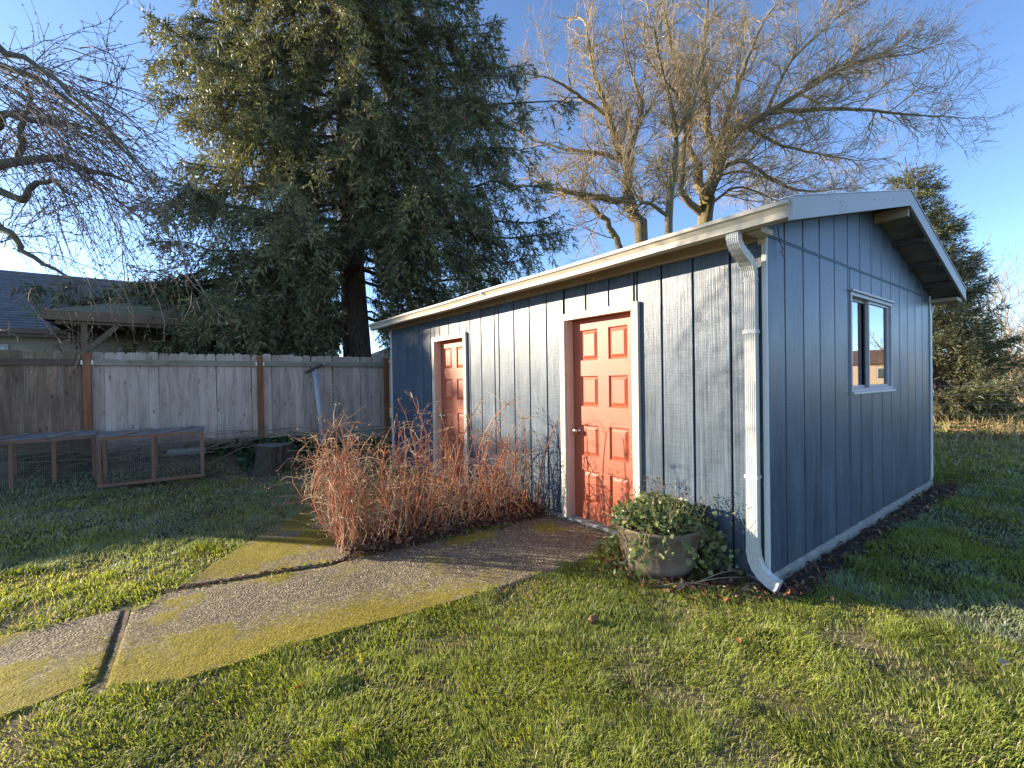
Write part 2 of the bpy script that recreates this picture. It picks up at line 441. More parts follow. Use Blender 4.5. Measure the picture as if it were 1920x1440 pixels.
M['roofmoss'] = m_shingle('mossy_shingle', (.17, .15, .12), (.26, .23, .18), (.16, .15, .07))
M['dark'] = m_simple('dark_interior', (.015, .014, .016), .9, .2, 5, 0)
M['palewood'] = m_simple('white_window_trim', (.55, .52, .46), .6, .05, 4, 0)
M['stone'] = m_simple('pale_pebble', (.5, .47, .42), .8, .2, 20, 0)

def m_glass(name, ior, inner=(.02, .025, .03)):
    m, nt, b = newmat(name)
    gl = nt.new('ShaderNodeBsdfGlossy'); gl.inputs['Roughness'].default_value = .012; gl.inputs[0].default_value = (.95, .97, 1, 1)
    tr = nt.new('ShaderNodeBsdfTransparent'); tr.inputs[0].default_value = (.75, .8, .8, 1)
    fr = nt.new('ShaderNodeFresnel'); fr.inputs[0].default_value = ior
    mx = nt.new('ShaderNodeMixShader'); nt.lk(fr.outputs[0], mx.inputs[0]); nt.lk(tr.outputs[0], mx.inputs[1]); nt.lk(gl.outputs[0], mx.inputs[2])
    nt.lk(mx.outputs[0], nt.n['Material Output'].inputs[0]); return m
M['glass'] = m_glass('window_glass', 6.0)

def m_ground():
    m, nt, b = newmat('lawn_ground')
    v = pos_map(nt, (1, 1, 1))
    big = noise(nt, v, .35, 5, .6); mid = noise(nt, v, 2.2, 5, .6); fine = noise(nt, v, 38, 5, .7)
    green = ramp(nt, fine, [(.3, (.022, .026, .010)), (.55, (.06, .072, .022)), (.75, (.13, .14, .05))])
    straw = ramp(nt, fine, [(.3, (.12, .09, .05)), (.7, (.34, .27, .16))])
    col = mix(nt, ramp(nt, mth(nt, 'ADD', mth(nt, 'MULTIPLY', big, .6), mth(nt, 'MULTIPLY', mid, .4)), [(.46, (0, 0, 0)), (.58, (1, 1, 1))]), green, straw)
    # bare brown earth beside the far path and along the fence
    a = nt.new('ShaderNodeAttribute'); a.attribute_name = 'Col'
    sp = nt.new('ShaderNodeSeparateColor'); nt.lk(a.outputs['Color'], sp.inputs[0])
    earth = ramp(nt, fine, [(.3, (.07, .047, .030)), (.7, (.22, .155, .10))])
    col = mix(nt, sp.outputs[0], col, earth)
    nt.lk(col, b.inputs['Base Color']); b.inputs['Roughness'].default_value = .95; b.inputs['Specular IOR Level'].default_value = .15
    bump(nt, fine, .8, .02, b); return m
M['ground'] = m_ground()

def m_aggregate():
    m, nt, b = newmat('exposed_aggregate_concrete')
    v = pos_map(nt, (1, 1, 1))
    vo = nt.new('ShaderNodeTexVoronoi'); vo.inputs['Scale'].default_value = 85; nt.lk(v, vo.inputs['Vector'])
    peb = nt.new('ShaderNodeSeparateColor'); nt.lk(vo.outputs['Color'], peb.inputs[0])
    col = ramp(nt, peb.outputs[0], [(0, (.09, .07, .04)), (.45, (.22, .178, .105)), (.8, (.36, .30, .185)), (1, (.58, .49, .33))])
    gap = ramp(nt, vo.outputs['Distance'], [(.35, (0, 0, 0)), (.62, (1, 1, 1))])
    col = mix(nt, mth(nt, 'MULTIPLY', gap, .75), col, (.15, .12, .085))
    a = nt.new('ShaderNodeAttribute'); a.attribute_name = 'Col'
    sp = nt.new('ShaderNodeSeparateColor'); nt.lk(a.outputs['Color'], sp.inputs[0])
    nm = noise(nt, v, 11, 8, .8)
    mossm = mth(nt, 'ADD', sp.outputs[0], mth(nt, 'MULTIPLY_ADD', nm, 1.7)); mossm.node.inputs[1].links[0].from_node.inputs[2].default_value = -.85
    mf = ramp(nt, mth(nt, 'ADD', mossm, mth(nt, 'MULTIPLY', mth(nt, 'SUBTRACT', vo.outputs['Distance'], .45), .9)), [(.40, (0, 0, 0)), (.92, (1, 1, 1))])
    mosc = ramp(nt, noise(nt, v, 60, 4, .7), [(.3, (.13, .110, .006)), (.6, (.33, .265, .008)), (.8, (.50, .40, .014))])
    col = mix(nt, mth(nt, 'MULTIPLY', mf, .94), col, mosc)
    damp = noise(nt, v, 1.6, 4, .6)
    col = mix(nt, ramp(nt, damp, [(.35, (.45,) * 3), (.62, (0, 0, 0))]), col, mix(nt, 1.0, col, (.55, .50, .45), 'MULTIPLY'))
    nt.lk(col, b.inputs['Base Color']); b.inputs['Roughness'].default_value = .85; b.inputs['Specular IOR Level'].default_value = .25
    hp = mth(nt, 'SUBTRACT', 1.0, vo.outputs['Distance'])
    h = mth(nt, 'ADD', hp, mth(nt, 'MULTIPLY', mth(nt, 'MULTIPLY', mf, noise(nt, v, 120, 3, .7)), 1.3))
    bump(nt, h, 1.0, .007, b); return m
M['agg'] = m_aggregate()


# ================================================================== ground
def tow(v):                                            # distance in front of the fence line
    return (v[0] - F0[0]) * -LV[0] + (v[1] - F0[1]) * -LV[1]
def gz(x, y):
    x = np.asarray(x, float); y = np.asarray(y, float)
    d = (x - F0[0]) * -LV[0] + (y - F0[1]) * -LV[1]
    along = (x - F0[0]) * -RV[0] + (y - F0[1]) * -RV[1]
    bank = .25 * (1 - sstep(.15, 1.25, d)) * sstep(-3, 0, along)
    bumps = .022 * (fbm(x * 1.1, y * 1.1, 3, 3) - .5) * (1 - sstep(6, 14, np.hypot(x, y)))
    return bank + bumps

SLAB_L = [(-4.6, 1.75), (-3.02, 2.68), (-2.545, 2.985), (-2.035, 2.235), (-2.26, 1.95), (-3.6, 1.05)]
SLAB_M = [(-2.50, 2.94), (-2.44, 3.19), (-1.46, 3.61), (-1.36, 3.735), (.40, 4.87), (.52, 4.755), (.99, 4.13), (.72, 3.77), (.30, 3.42), (-.24, 3.06), (-.68, 2.80), (-1.20, 2.51), (-1.62, 2.215), (-1.985, 2.165)]
SLAB_B = [(-2.44, 3.225), (-2.47, 4.15), (-2.42, 5.0), (-2.33, 5.7), (-1.95, 6.75), (-1.22, 7.01), (-.62, 6.2), (-1.22, 5.0), (-1.375, 3.765), (-1.47, 3.645)]
BED = [(-1.40, 3.72), (.40, 4.86), (.50, 4.72), (-.56, 6.16), (-1.26, 5.05)]
SHED = [tuple((A0 + u * RV + v * LV)[:2]) for u, v in ((0, 0), (SH_W, 0), (SH_W, SH_L), (0, SH_L))]
MULCH = [tuple((A0 + u * RV + v * LV)[:2]) for u, v in ((-.10, .02), (-.08, -.22), (.8, -.24), (2.0, -.20), (3.4, -.26), (4.8, -.30), (5.0, -.1), (SH_W, .02))]

def build_ground():
    a = np.arange(-9, 9.001, .12)
    far = np.array([9.4, 10, 11, 12.5, 14.5, 17, 20, 25, 32, 42, 60, 90, 140, 220, 400, 800])
    xs = np.concatenate([-far[::-1], a, far])
    ys = np.concatenate([[-60, -30, -15, -8, -4, -2, -1], np.arange(-.4, 12.01, .12), 12 + np.array([.5, 1, 2, 3.5, 6, 10, 16, 26, 42, 70, 120, 220, 420, 900])])
    X, Y = np.meshgrid(xs, ys); V = np.stack([X, Y, gz(X, Y)], -1).reshape(-1, 3)
    nx, ny = len(xs), len(ys)
    i = (np.arange(ny - 1)[:, None] * nx + np.arange(nx - 1)[None]).ravel()
    F = np.stack([i, i + 1, i + nx + 1, i + nx], -1)
    d = (V[:, 0] - F0[0]) * -LV[0] + (V[:, 1] - F0[1]) * -LV[1]
    along = (V[:, 0] - F0[0]) * -RV[0] + (V[:, 1] - F0[1]) * -RV[1]
    earth = (1 - sstep(.9, 2.6, d + 1.2 * (fbm(V[:, 0] * 1.3, V[:, 1] * 1.3, 5) - .5))) * (1 - sstep(2.6, 4.6, along)) * (along > -1.5)
    C = np.stack([earth, earth * 0, earth * 0], 1)
    o = link('ground', meshdata('ground', V, [F], M['ground'], C, True)); tag(o, kind='structure')
build_ground()

def slab(name, poly, step=.016, z0=.012):
    p = np.array(poly); xs = np.arange(p[:, 0].min() - .03, p[:, 0].max() + .03, step); ys = np.arange(p[:, 1].min() - .03, p[:, 1].max() + .03, step)
    xs = xs[xs > -4.2]
    X, Y = np.meshgrid(xs, ys); nx, ny = len(xs), len(ys)
    ok = inpoly(X, Y, poly); de = dpoly(X, Y, poly)
    Z = z0 + gz(X, Y) * .35 + .010 * (fbm(X * 2, Y * 2, 21) - .5) + .004 * (fbm(X * 16, Y * 16, 22, 3) - .5) + .003 * (vnoise(X * 60, Y * 60, 23) - .5)
    Z = Z - .045 * (1 - sstep(.0, .022, de))
    # moss grows in patches, most along the lawn edge
    lawn_edge = [(-3.6, 1.05), (-2.24, 1.93), (-1.985, 2.165), (-1.62, 2.215), (-1.2, 2.51), (-.68, 2.8), (-.24, 3.06)]
    dl = dpoly(X, Y, lawn_edge, False)
    moss = 1.05 * (1 - sstep(.0, .85, dl + .55 * (fbm(X * 2.1, Y * 2.1, 33) - .5))) + .55 * sstep(.52, .70, fbm(X * 1.7 + 4, Y * 1.7, 31))
    moss = np.maximum(moss, (.95 * sstep(-.9, -1.7, X + .5 * (fbm(X * 2.6, Y * 2.6, 41) - .5)) * sstep(.36, .58, fbm(X * 2.3 + 2, Y * 2.3, 43)))) * sstep(.6, -.9, X) + .75 * sstep(.56, .66, fbm(X * 3.3, Y * 3.3, 37)) * sstep(.2, -.1, np.abs(Y - 4.35 - .35 * X) - .15) * (X > -.6)
    V = np.stack([X, Y, Z], -1).reshape(-1, 3)
    i = (np.arange(ny - 1)[:, None] * nx + np.arange(nx - 1)[None]).ravel()
    F = np.stack([i, i + 1, i + nx + 1, i + nx], -1)
    keep = ok.ravel()[F].all(1); F = F[keep]
    used = np.unique(F); remap = np.full(len(V), -1); remap[used] = np.arange(len(used))
    C = np.stack([np.clip(moss, 0, 1).ravel()] * 3, 1)[used]
    o = link(name, meshdata(name, V[used], [remap[F]], M['agg'], C, True)); tag(o, kind='structure'); return o
slab('path_near', SLAB_L); slab('path_door', SLAB_M); slab('path_branch', SLAB_B)
# rotten wood strip in the joint between two slabs
mb = MB(); rr = []
for k in range(13):
    t = k / 12; c = np.array([-2.53, 2.955]) * (1 - t) + np.array([-2.005, 2.195]) * t
    n = np.array([.83, .56]) * (.018 + .016 * t + .006 * random.random()); z = .002 - .006 * random.random()
    rr.append([(c[0] - n[0], c[1] - n[1], -.03), (c[0] + n[0], c[1] + n[1], -.03), (c[0] + n[0], c[1] + n[1], z), (c[0] - n[0], c[1] - n[1], z)])
mb.loft(rr); M['strip'] = m_simple('rotten_joint_wood', (.16, .105, .07), .9, .5, 18, .7, .006, 60)
tag(mb.build('joint_strip', M['strip']), 'rotten brown wood strip in the gap between two mossy slabs', 'wood strip')

def patch(name, poly, mat, z, step=.06, amp=.03, seed=1, fade=.25, kind='structure'):
    p = np.array(poly); xs = np.arange(p[:, 0].min() - .06, p[:, 0].max() + .06, step); ys = np.arange(p[:, 1].min() - .06, p[:, 1].max() + .06, step)
    X, Y = np.meshgrid(xs, ys); nx, ny = len(xs), len(ys)
    ok = inpoly(X, Y, poly) | (dpoly(X, Y, poly) < step * .7); ins = np.where(inpoly(X, Y, poly), 1, -1) * dpoly(X, Y, poly)
    Z = gz(X, Y) + z * sstep(-.06, fade, ins) + amp * (fbm(X * 7, Y * 7, seed) - .5) - .015 * (1 - sstep(-.02, .06, ins))
    V = np.stack([X, Y, Z], -1).reshape(-1, 3); i = (np.arange(ny - 1)[:, None] * nx + np.arange(nx - 1)[None]).ravel()
    F = np.stack([i, i + 1, i + nx + 1, i + nx], -1); F = F[ok.ravel()[F].all(1)]
    used = np.unique(F); remap = np.full(len(V), -1); remap[used] = np.arange(len(used))
    return tag(link(name, meshdata(name, V[used], [remap[F]], mat, None, True)), kind=kind)
patch('planting_bed', BED, M['bed'], .06)
patch('mulch_strip', MULCH, M['soil'], .02, amp=.025, fade=.1)

# ================================================================== the shed
shed = empty('garden_shed', A0, ROTZ, 'navy blue wooden garden shed with two red doors and cream gutter', 'shed')
SLOPE = .25
def zu(x): return 2.49 + SLOPE * min(x, SH_W - x)
D1, D2 = (1.051, 2.034), (3.887, 4.871)                 # outer edges of the door casings along the front wall
CT = 2.12
WX0, WX1, WZ0, WZ1 = 1.603, 2.845, 1.30, 2.20           # window opening in the gable wall
# wall cores (dark paint shows in the grooves)
mb = MB()
for y0, y1, z0, z1 in ((.014, D1[0] + .04, .0, 2.49), (D1[1] - .04, D2[0] + .04, .0, 2.49), (D2[1] - .04, SH_L - .002, .0, 2.49), (D1[0] + .04, D1[1] - .04, CT - .04, 2.49), (D2[0] + .04, D2[1] - .04, CT - .04, 2.49)):
    mb.box(.014, .11, y0, y1, z0, z1)
mb.build('wall', M['groove'], shed)
mb = MB()
for x0, x1, z0, z1 in ((.111, WX0, .06, 2.47), (WX1, SH_W, .06, 2.47), (WX0, WX1, .06, WZ0), (WX0, WX1, WZ1, 2.47)): mb.box(x0, x1, .0145, .11, z0, z1)
gp = [(.014, 2.47), (SH_W, 2.47), (SH_W, 2.49), (SH_W / 2, zu(SH_W / 2) - .004), (.014, 2.488)]
mb.loft([[(x, .0145, z) for x, z in gp], [(x, .11, z) for x, z in gp]]); mb.build('wall', M['groove'], shed)
mb = MB().box(SH_W - .1, SH_W - .002, .111, SH_L - .12, 0, 2.49); mb.box(.111, SH_W - .002, SH_L - .11, SH_L - .003, 0, 2.49)
mb.loft([[(x, SH_L - .11, z) for x, z in gp], [(x, SH_L - .003, z) for x, z in gp]]); mb.build('wall', M['siding'], shed)
MB().box(.12, SH_W - .12, .12, SH_L - .12, .02, .06).build('floor_slab', M['cement'], shed)

G = .0072
def fboard(y0, y1, z0, z1):
    c = .004; a, b = y0 + G, y1 - G
    ring = [(.0135, a), (.004, a), (0, a + c), (0, b - c), (.004, b), (.0135, b)]
    MB().loft([[(x, y, z0) for x, y in ring][::-1], [(x, y, z1) for x, y in ring][::-1]]).build('siding_board', M['siding'], shed)
edges = [.0, .258, .553, .836, 1.112, 1.399, 1.69, 1.989, 2.27, 2.56, 2.848, 3.154, 3.249, 3.55, 3.822, 4.101, 4.395, 4.684, 4.97, 5.26, 5.571, 5.877, 6.19, SH_L]
for y0, y1 in zip(edges[:-1], edges[1:]):
    zt = 2.405
    segs = [(y0, y1)]
    for d in (D1, D2):
        new = []
        for a, b in segs:
            lo, hi = max(a, d[0] + .03), min(b, d[1] - .03)
            if lo < hi:
                if hi - lo > .03: fboard(lo - (0 if lo > a else 0), hi, CT - .02, zt)
                if lo - a > .02: new.append((a, lo))
                if b - hi > .02: new.append((hi, b))
            else: new.append((a, b))
        segs = new
    for a, b in segs: fboard(a, b, .055 + .012 * random.random(), zt)
def gboard(x0, x1, z0, z1a, z1b=None):
    z1b = z1a if z1b is None else z1b; c = .004; a, b = x0 + G, x1 - G
    v = []
    for x, y in ((a, .0135), (a, .004), (a + c, 0), (b - c, 0), (b, .004), (b, .0135)):
        v.append((x, y, z0, z1a + (z1b - z1a) * (x - x0) / (x1 - x0)))
    MB().loft([[(x, y, z0) for x, y, z0_, z1 in v], [(x, y, z1) for x, y, z0_, z1 in v]]).build('siding_board', M['siding'], shed)
ge = [.0] + [.272 + .3215 * k for k in range(14)]; ge[-1] = SH_W
ZF = 2.415
for x0, x1 in zip(ge[:-1], ge[1:]):
    lo, hi = max(x0, WX0), min(x1, WX1)
    if lo < hi - .01:
        if lo - x0 > .02: gboard(x0, lo, .095, ZF - .006)
        if x1 - hi > .02: gboard(hi, x1, .095, ZF - .006)
        gboard(lo, hi, .095, WZ0 - .012); gboard(lo, hi, WZ1 + .012, ZF - .006)
    else: gboard(x0, x1, .095, ZF - .006)
    if x0 < SH_W / 2 < x1:
        gboard(x0, SH_W / 2, ZF + .01, zu(x0) - .003, zu(SH_W / 2) - .003)
        gboard(SH_W / 2 - 2 * G, x1, ZF + .01, zu(SH_W / 2) - .003, zu(x1) - .003)
    else: gboard(x0, x1, ZF + .01, zu(x0) - .003, zu(x1) - .003)
# flashing between the two tiers of the gable
MB().loft([[(.0, .004, ZF + .012), (.0, -.006, ZF - .004), (.0, -.006, ZF - .010), (0, .010, ZF - .004)], [(SH_W, .004, ZF + .012), (SH_W, -.006, ZF - .004), (SH_W, -.006, ZF - .010), (SH_W, .010, ZF - .004)]]).build('flashing', M['siding'], shed)
# rough cement footing
rr = []
for k in range(60):
    x = -.012 + (SH_W + .02) * k / 59; j = .010 * (random.random() - .5); t = .093 + .006 * (random.random() - .5)
    rr.append([(x, .05, -.05), (x, -.022 + j, -.05), (x, -.020 + j, .070 + j), (x, -.004, t), (x, .05, t)])
MB().loft(rr).build('footing', M['cement'], shed)
MB().box(-.008, .05, .05, SH_L, -.05, .052).build('footing', M['cement'], shed)
# corner trims
MB().box(-.020, -.0005, -.004, .030, .06, 2.40).build('corner_trim', M['white'], shed, bevel=.003)
MB().box(-.016, -.0005, SH_L - .05, SH_L + .006, .06, 2.40).build('corner_trim', M['white'], shed, bevel=.003)
MB().box(SH_W - .035, SH_W + .018, -.014, -.0005, .095, 2.44).build('corner_trim', M['white'], shed, bevel=.003)
# frieze, eave boards
MB().box(-.024, -.001, .052, SH_L + .02, 2.385, 2.488).build('frieze_board', M['tan'], shed, bevel=.003)
MB().box(-.026, -.001, -.006, .050, 2.36, 2.475).build('frieze_block', M['cream'], shed, bevel=.003)
ov = -.215
MB().loft([[(ov, y, 2.49 + SLOPE * ov - .004), (0, y, 2.486), (0, y, 2.496), (ov, y, 2.49 + SLOPE * ov + .006)] for y in (-.235, 6.60)]).build('eave_soffit', M['tan'], shed)
MB().box(ov - .022, ov - .001, -.236, 6.60, 2.42, 2.465).build('eave_fascia', M['tan'], shed)
MB().box(-.20, -.028, -.05, .04, 2.395, 2.43).build('eave_return', M['cream'], shed)
# small white blocks along the frieze, imitating dots of sunlight through gaps
clip = MB().box(-.034, -.0245, -.008, .008, -.007, .007).mesh('clip', M['white'])  # white block standing in for one sunlit dot, holds no cable
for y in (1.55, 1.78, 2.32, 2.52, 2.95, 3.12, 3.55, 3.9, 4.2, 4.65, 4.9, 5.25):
    link('sun_dot', clip, shed, (0, y, 2.405 + .02 * random.random()))

# roof: sheathing, shingle courses, rake boards
Y0R, Y1R = -.262, 6.62
def roof_pts(x, lift):
    return 2.49 + SLOPE * (x if x <= SH_W / 2 else SH_W - x) + lift
for xa, xb in ((-.235, SH_W / 2), (SH_W / 2, SH_W + .30)):
    MB().loft([[(xa, y, roof_pts(xa, .006)), (xb, y, roof_pts(xb, .006)), (xb, y, roof_pts(xb, .055)), (xa, y, roof_pts(xa, .055))] for y in (Y0R, Y1R)]).build('roof_sheathing', M['beam'], shed)
sh = {}
def shingle(slope_sign):
    m = MB(); w = .295
    m.loft([[(0, 0, 0), (0, w, 0), (0, w, .010), (0, 0, .010)], [(.17, 0, 0), (.17, w, 0), (.17, w, .006), (.17, 0, .006)]]); return m.mesh('shingle', M['asphalt'])
shm = shingle(1)
ang = math.atan(SLOPE)
for side in (0, 1):
    for k in range(2 if side == 0 else 1):
        xs = -.305 + .135 * k
        for j in range(23):
            y = Y0R - .008 + .30 * j + (.12 if k % 2 else 0)
            o = link('shingle', shm, shed, (0, 0, 0))
            dz = .058 + .011 * k + .004 * random.random()
            if side == 0: o.location = (xs, y, roof_pts(xs, dz)); o.rotation_euler = (0, -ang, 0)
            else:
                x2 = SH_W - xs; o.location = (x2, y + .295, roof_pts(x2, dz)); o.rotation_euler = (0, -ang, math.pi)
mb = MB()                                                     # the upper courses cannot be seen from the yard: one stepped sheet
for sgn in (0, 1):
    x = -.035
    while x < SH_W / 2:
        x2 = min(x + .15, SH_W / 2 + .02)
        f = (lambda q: q) if sgn == 0 else (lambda q: SH_W - q)
        a, b = roof_pts(x, .078), roof_pts(min(x2, SH_W / 2), .068)
        mb.loft([[(f(x), y, a - .016), (f(x2), y, b - .016), (f(x2), y, b), (f(x), y, a)][::1 if sgn == 0 else -1] for y in (Y0R - .012, Y1R + .01)]); x += .135
o = mb.build('shingle_courses', M['asphalt'], shed); o['kind'] = 'stuff'
for k in range(23): # ridge caps
    y = Y0R - .014 + .30 * k; z = roof_pts(SH_W / 2, .085) + .004 * (k % 2)
    link('ridge_cap', sh.setdefault('cap', MB().loft([[(-.12, 0, -.03), (0, 0, 0), (.12, 0, -.03), (.12, 0, -.022), (0, 0, .010), (-.12, 0, -.022)], [(-.12, .31, -.03), (0, .31, 0), (.12, .31, -.03), (.12, .31, -.022), (0, .31, .010), (-.12, .31, -.022)]]).mesh('ridge_cap', M['asphalt'])), shed, (SH_W / 2, y, z))
for xa, xb in ((-.325, SH_W / 2), (SH_W / 2, SH_W + .335)):
    for ya, yb, nm in ((Y0R - .026, Y0R - .001, 'rake_fascia'), (Y1R + .001, Y1R + .024, 'rake_fascia')):
        MB().loft([[(xa, y, roof_pts(xa, -.035)), (xb, y, roof_pts(xb, -.035)), (xb, y, roof_pts(xb, .105)), (xa, y, roof_pts(xa, .105))] for y in (ya, yb)]).build(nm, M['fascia'], shed)
    MB().loft([[(xa, y, roof_pts(xa, .106)), (xb, y, roof_pts(xb, .106)), (xb, y, roof_pts(xb, .111)), (xa, y, roof_pts(xa, .111))] for y in (Y0R - .034, Y0R + .05)]).build('drip_edge', M['alu'], shed)
nail = MB().lathe([(.001, -.003), (.006, -.003), (.006, .0), (.001, .001)], 8, cap=True).mesh('nail', M['dark'])
for x in (.45, 1.2, 1.72, 2.75, 3.35, 3.95, 4.45):
    link('nail', nail, shed, (x, Y0R - .027, roof_pts(x, .045)), (R(90), 0, 0))
# soffit panels and lookouts under the rake overhang
lk = [.04, 2.20, 2.32, 2.95, 3.58, 4.20, 4.80]
for a, b in zip(lk[:-1], lk[1:]):
    if b - a < .2: continue
    MB().loft([[(a, y, roof_pts(a, -.006)), (b, y, roof_pts(b, -.006)), (b, y, roof_pts(b, .004)), (a, y, roof_pts(a, .004))] for y in (Y0R, -.001)]).build('soffit_panel', M['soffit'], shed)
for x in lk[1:-1]:
    if x in (2.20,): continue
    z = roof_pts(x, 0); MB().box(x - .02, x + .02, Y0R + .001, -.002, z - (.075 if x != 2.32 else .10), z - .007).build('lookout', M['beam'] if x != 2.32 else M['tan'], shed)
MB().box(SH_W - .02, SH_W + .27, Y0R + .001, -.015, 2.355, 2.395).build('eave_return', M['tan'], shed)

# gutter along the front eave
gprof = [(-.240, 2.497), (-.240, 2.400), (-.318, 2.400), (-.320, 2.412), (-.310, 2.416), (-.316, 2.440), (-.335, 2.466), (-.352, 2.474), (-.354, 2.497), (-.344, 2.497), (-.342, 2.480), (-.328, 2.470), (-.306, 2.438), (-.300, 2.408), (-.248, 2.408), (-.248, 2.497)]
mb = MB(); rr = []
for k in range(15):
    y = Y0R - .005 + (6.70 - Y0R) * k / 14; s = .004 * math.sin(k * 1.3)
    rr.append([(x + s * .5, y, z + s) for x, z in gprof])
mb.loft(rr).build('gutter', M['gutter'], shed)
gc = [(-.240, 2.497), (-.240, 2.400), (-.318, 2.400), (-.320, 2.412), (-.310, 2.416), (-.316, 2.440), (-.335, 2.466), (-.352, 2.474), (-.354, 2.497)]
for y in (Y0R - .008, 6.699): MB().loft([[(x * 1.004, q, z) for x, z in gc] for q in (y, y + .004)]).build('gutter_end_cap', M['gutter'], shed)
MB().box(-.356, -.345, 3.0, 3.02, 2.455, 2.494).build('gutter_seam', M['gutter'], shed)
# downspout with corrugated elbows
def rect_ring(c, W, Dv, w, d, rib=True):
    c = np.array(c); W = np.array(W); Dv = np.array(Dv); pts = []
    n = 13
    for k in range(n): pts.append((-w / 2 + w * k / (n - 1), d / 2 - (.0045 if rib and k % 2 else 0)))
    for k in range(n): pts.append((w / 2 - w * k / (n - 1), -d / 2 + (.0045 if rib and k % 2 else 0)))
    return [tuple(c + W * a + Dv * b) for a, b in pts]
def spout(parent, bx, by, ztop, end, mat, top_x, zj=2.17):
    rr = []
    P = [np.array(p) for p in ((top_x, by, ztop), (top_x, by, ztop - .05))]
    def curve(p0, p1, p2, n): return [(1 - t) ** 2 * np.array(p0) + 2 * t * (1 - t) * np.array(p1) + t * t * np.array(p2) for t in np.linspace(0, 1, n)]
    mid = (top_x * .5 + bx * .5, by, (ztop - .05 + zj) / 2)
    path = [P[0]] + curve(P[1], (top_x, by, ztop - .10), mid, 9) + curve(mid, (bx, by, zj + .06), (bx, by, zj - .06), 9)[1:]
    T = np.gradient(np.array(path), axis=0)
    for k, p in enumerate(path):
        t = unit(T[k]); Dv = np.array([-t[2], 0, t[0]]) * -1; s = 1.07 if k % 2 else .98
        rr.append(rect_ring(p, (0, 1, 0), Dv, .078 * s, .058 * s))
    MB().loft(rr).build('elbow', mat, parent)
    rr = [rect_ring((bx, by, z), (0, 1, 0), (1, 0, 0), .076, .056) for z in (zj - .058, 1.5, 1.0, .27)]
    MB().loft(rr).build('pipe', mat, parent)
    path = curve((bx, by, .272), (bx, by, .10), end, 12); T = np.gradient(np.array(path), axis=0); rr = []
    for k, p in enumerate(path):
        t = unit(T[k]); Wv = np.array([0, -t[2], t[1]]); s = 1.06 if k % 2 else .99
        rr.append(rect_ring(p, Wv, (1, 0, 0), .078 * s, .058 * s))
    MB().loft(rr, cap=True).build('elbow', mat, parent)
    for z in (1.75, .75): MB().box(bx - .033, bx + .033, by - .044, by + .044, z, z + .025).build('strap', mat, parent)
dsp = empty('downspout', A0, ROTZ, 'white ribbed downspout with curved foot at the near shed corner', 'downspout')
spout(dsp, -.052, .088, 2.42, (-.052, -.075, .05), M['white'], -.275)
dsp2 = empty('downspout', A0 + RV * (SH_W + .05), ROTZ, 'thin white downspout at the far corner of the blue gable wall', 'downspout')
MB().tube([(.20, .02, 2.36), (.12, .02, 2.30), (.03, .02, 2.22), (.01, .02, 2.1), (.01, .02, .12)], .034, 8).build('pipe', M['white'], dsp2)
MB().box(-.03, .05, -.02, .06, 1.2, 1.225).build('strap', M['white'], dsp2)

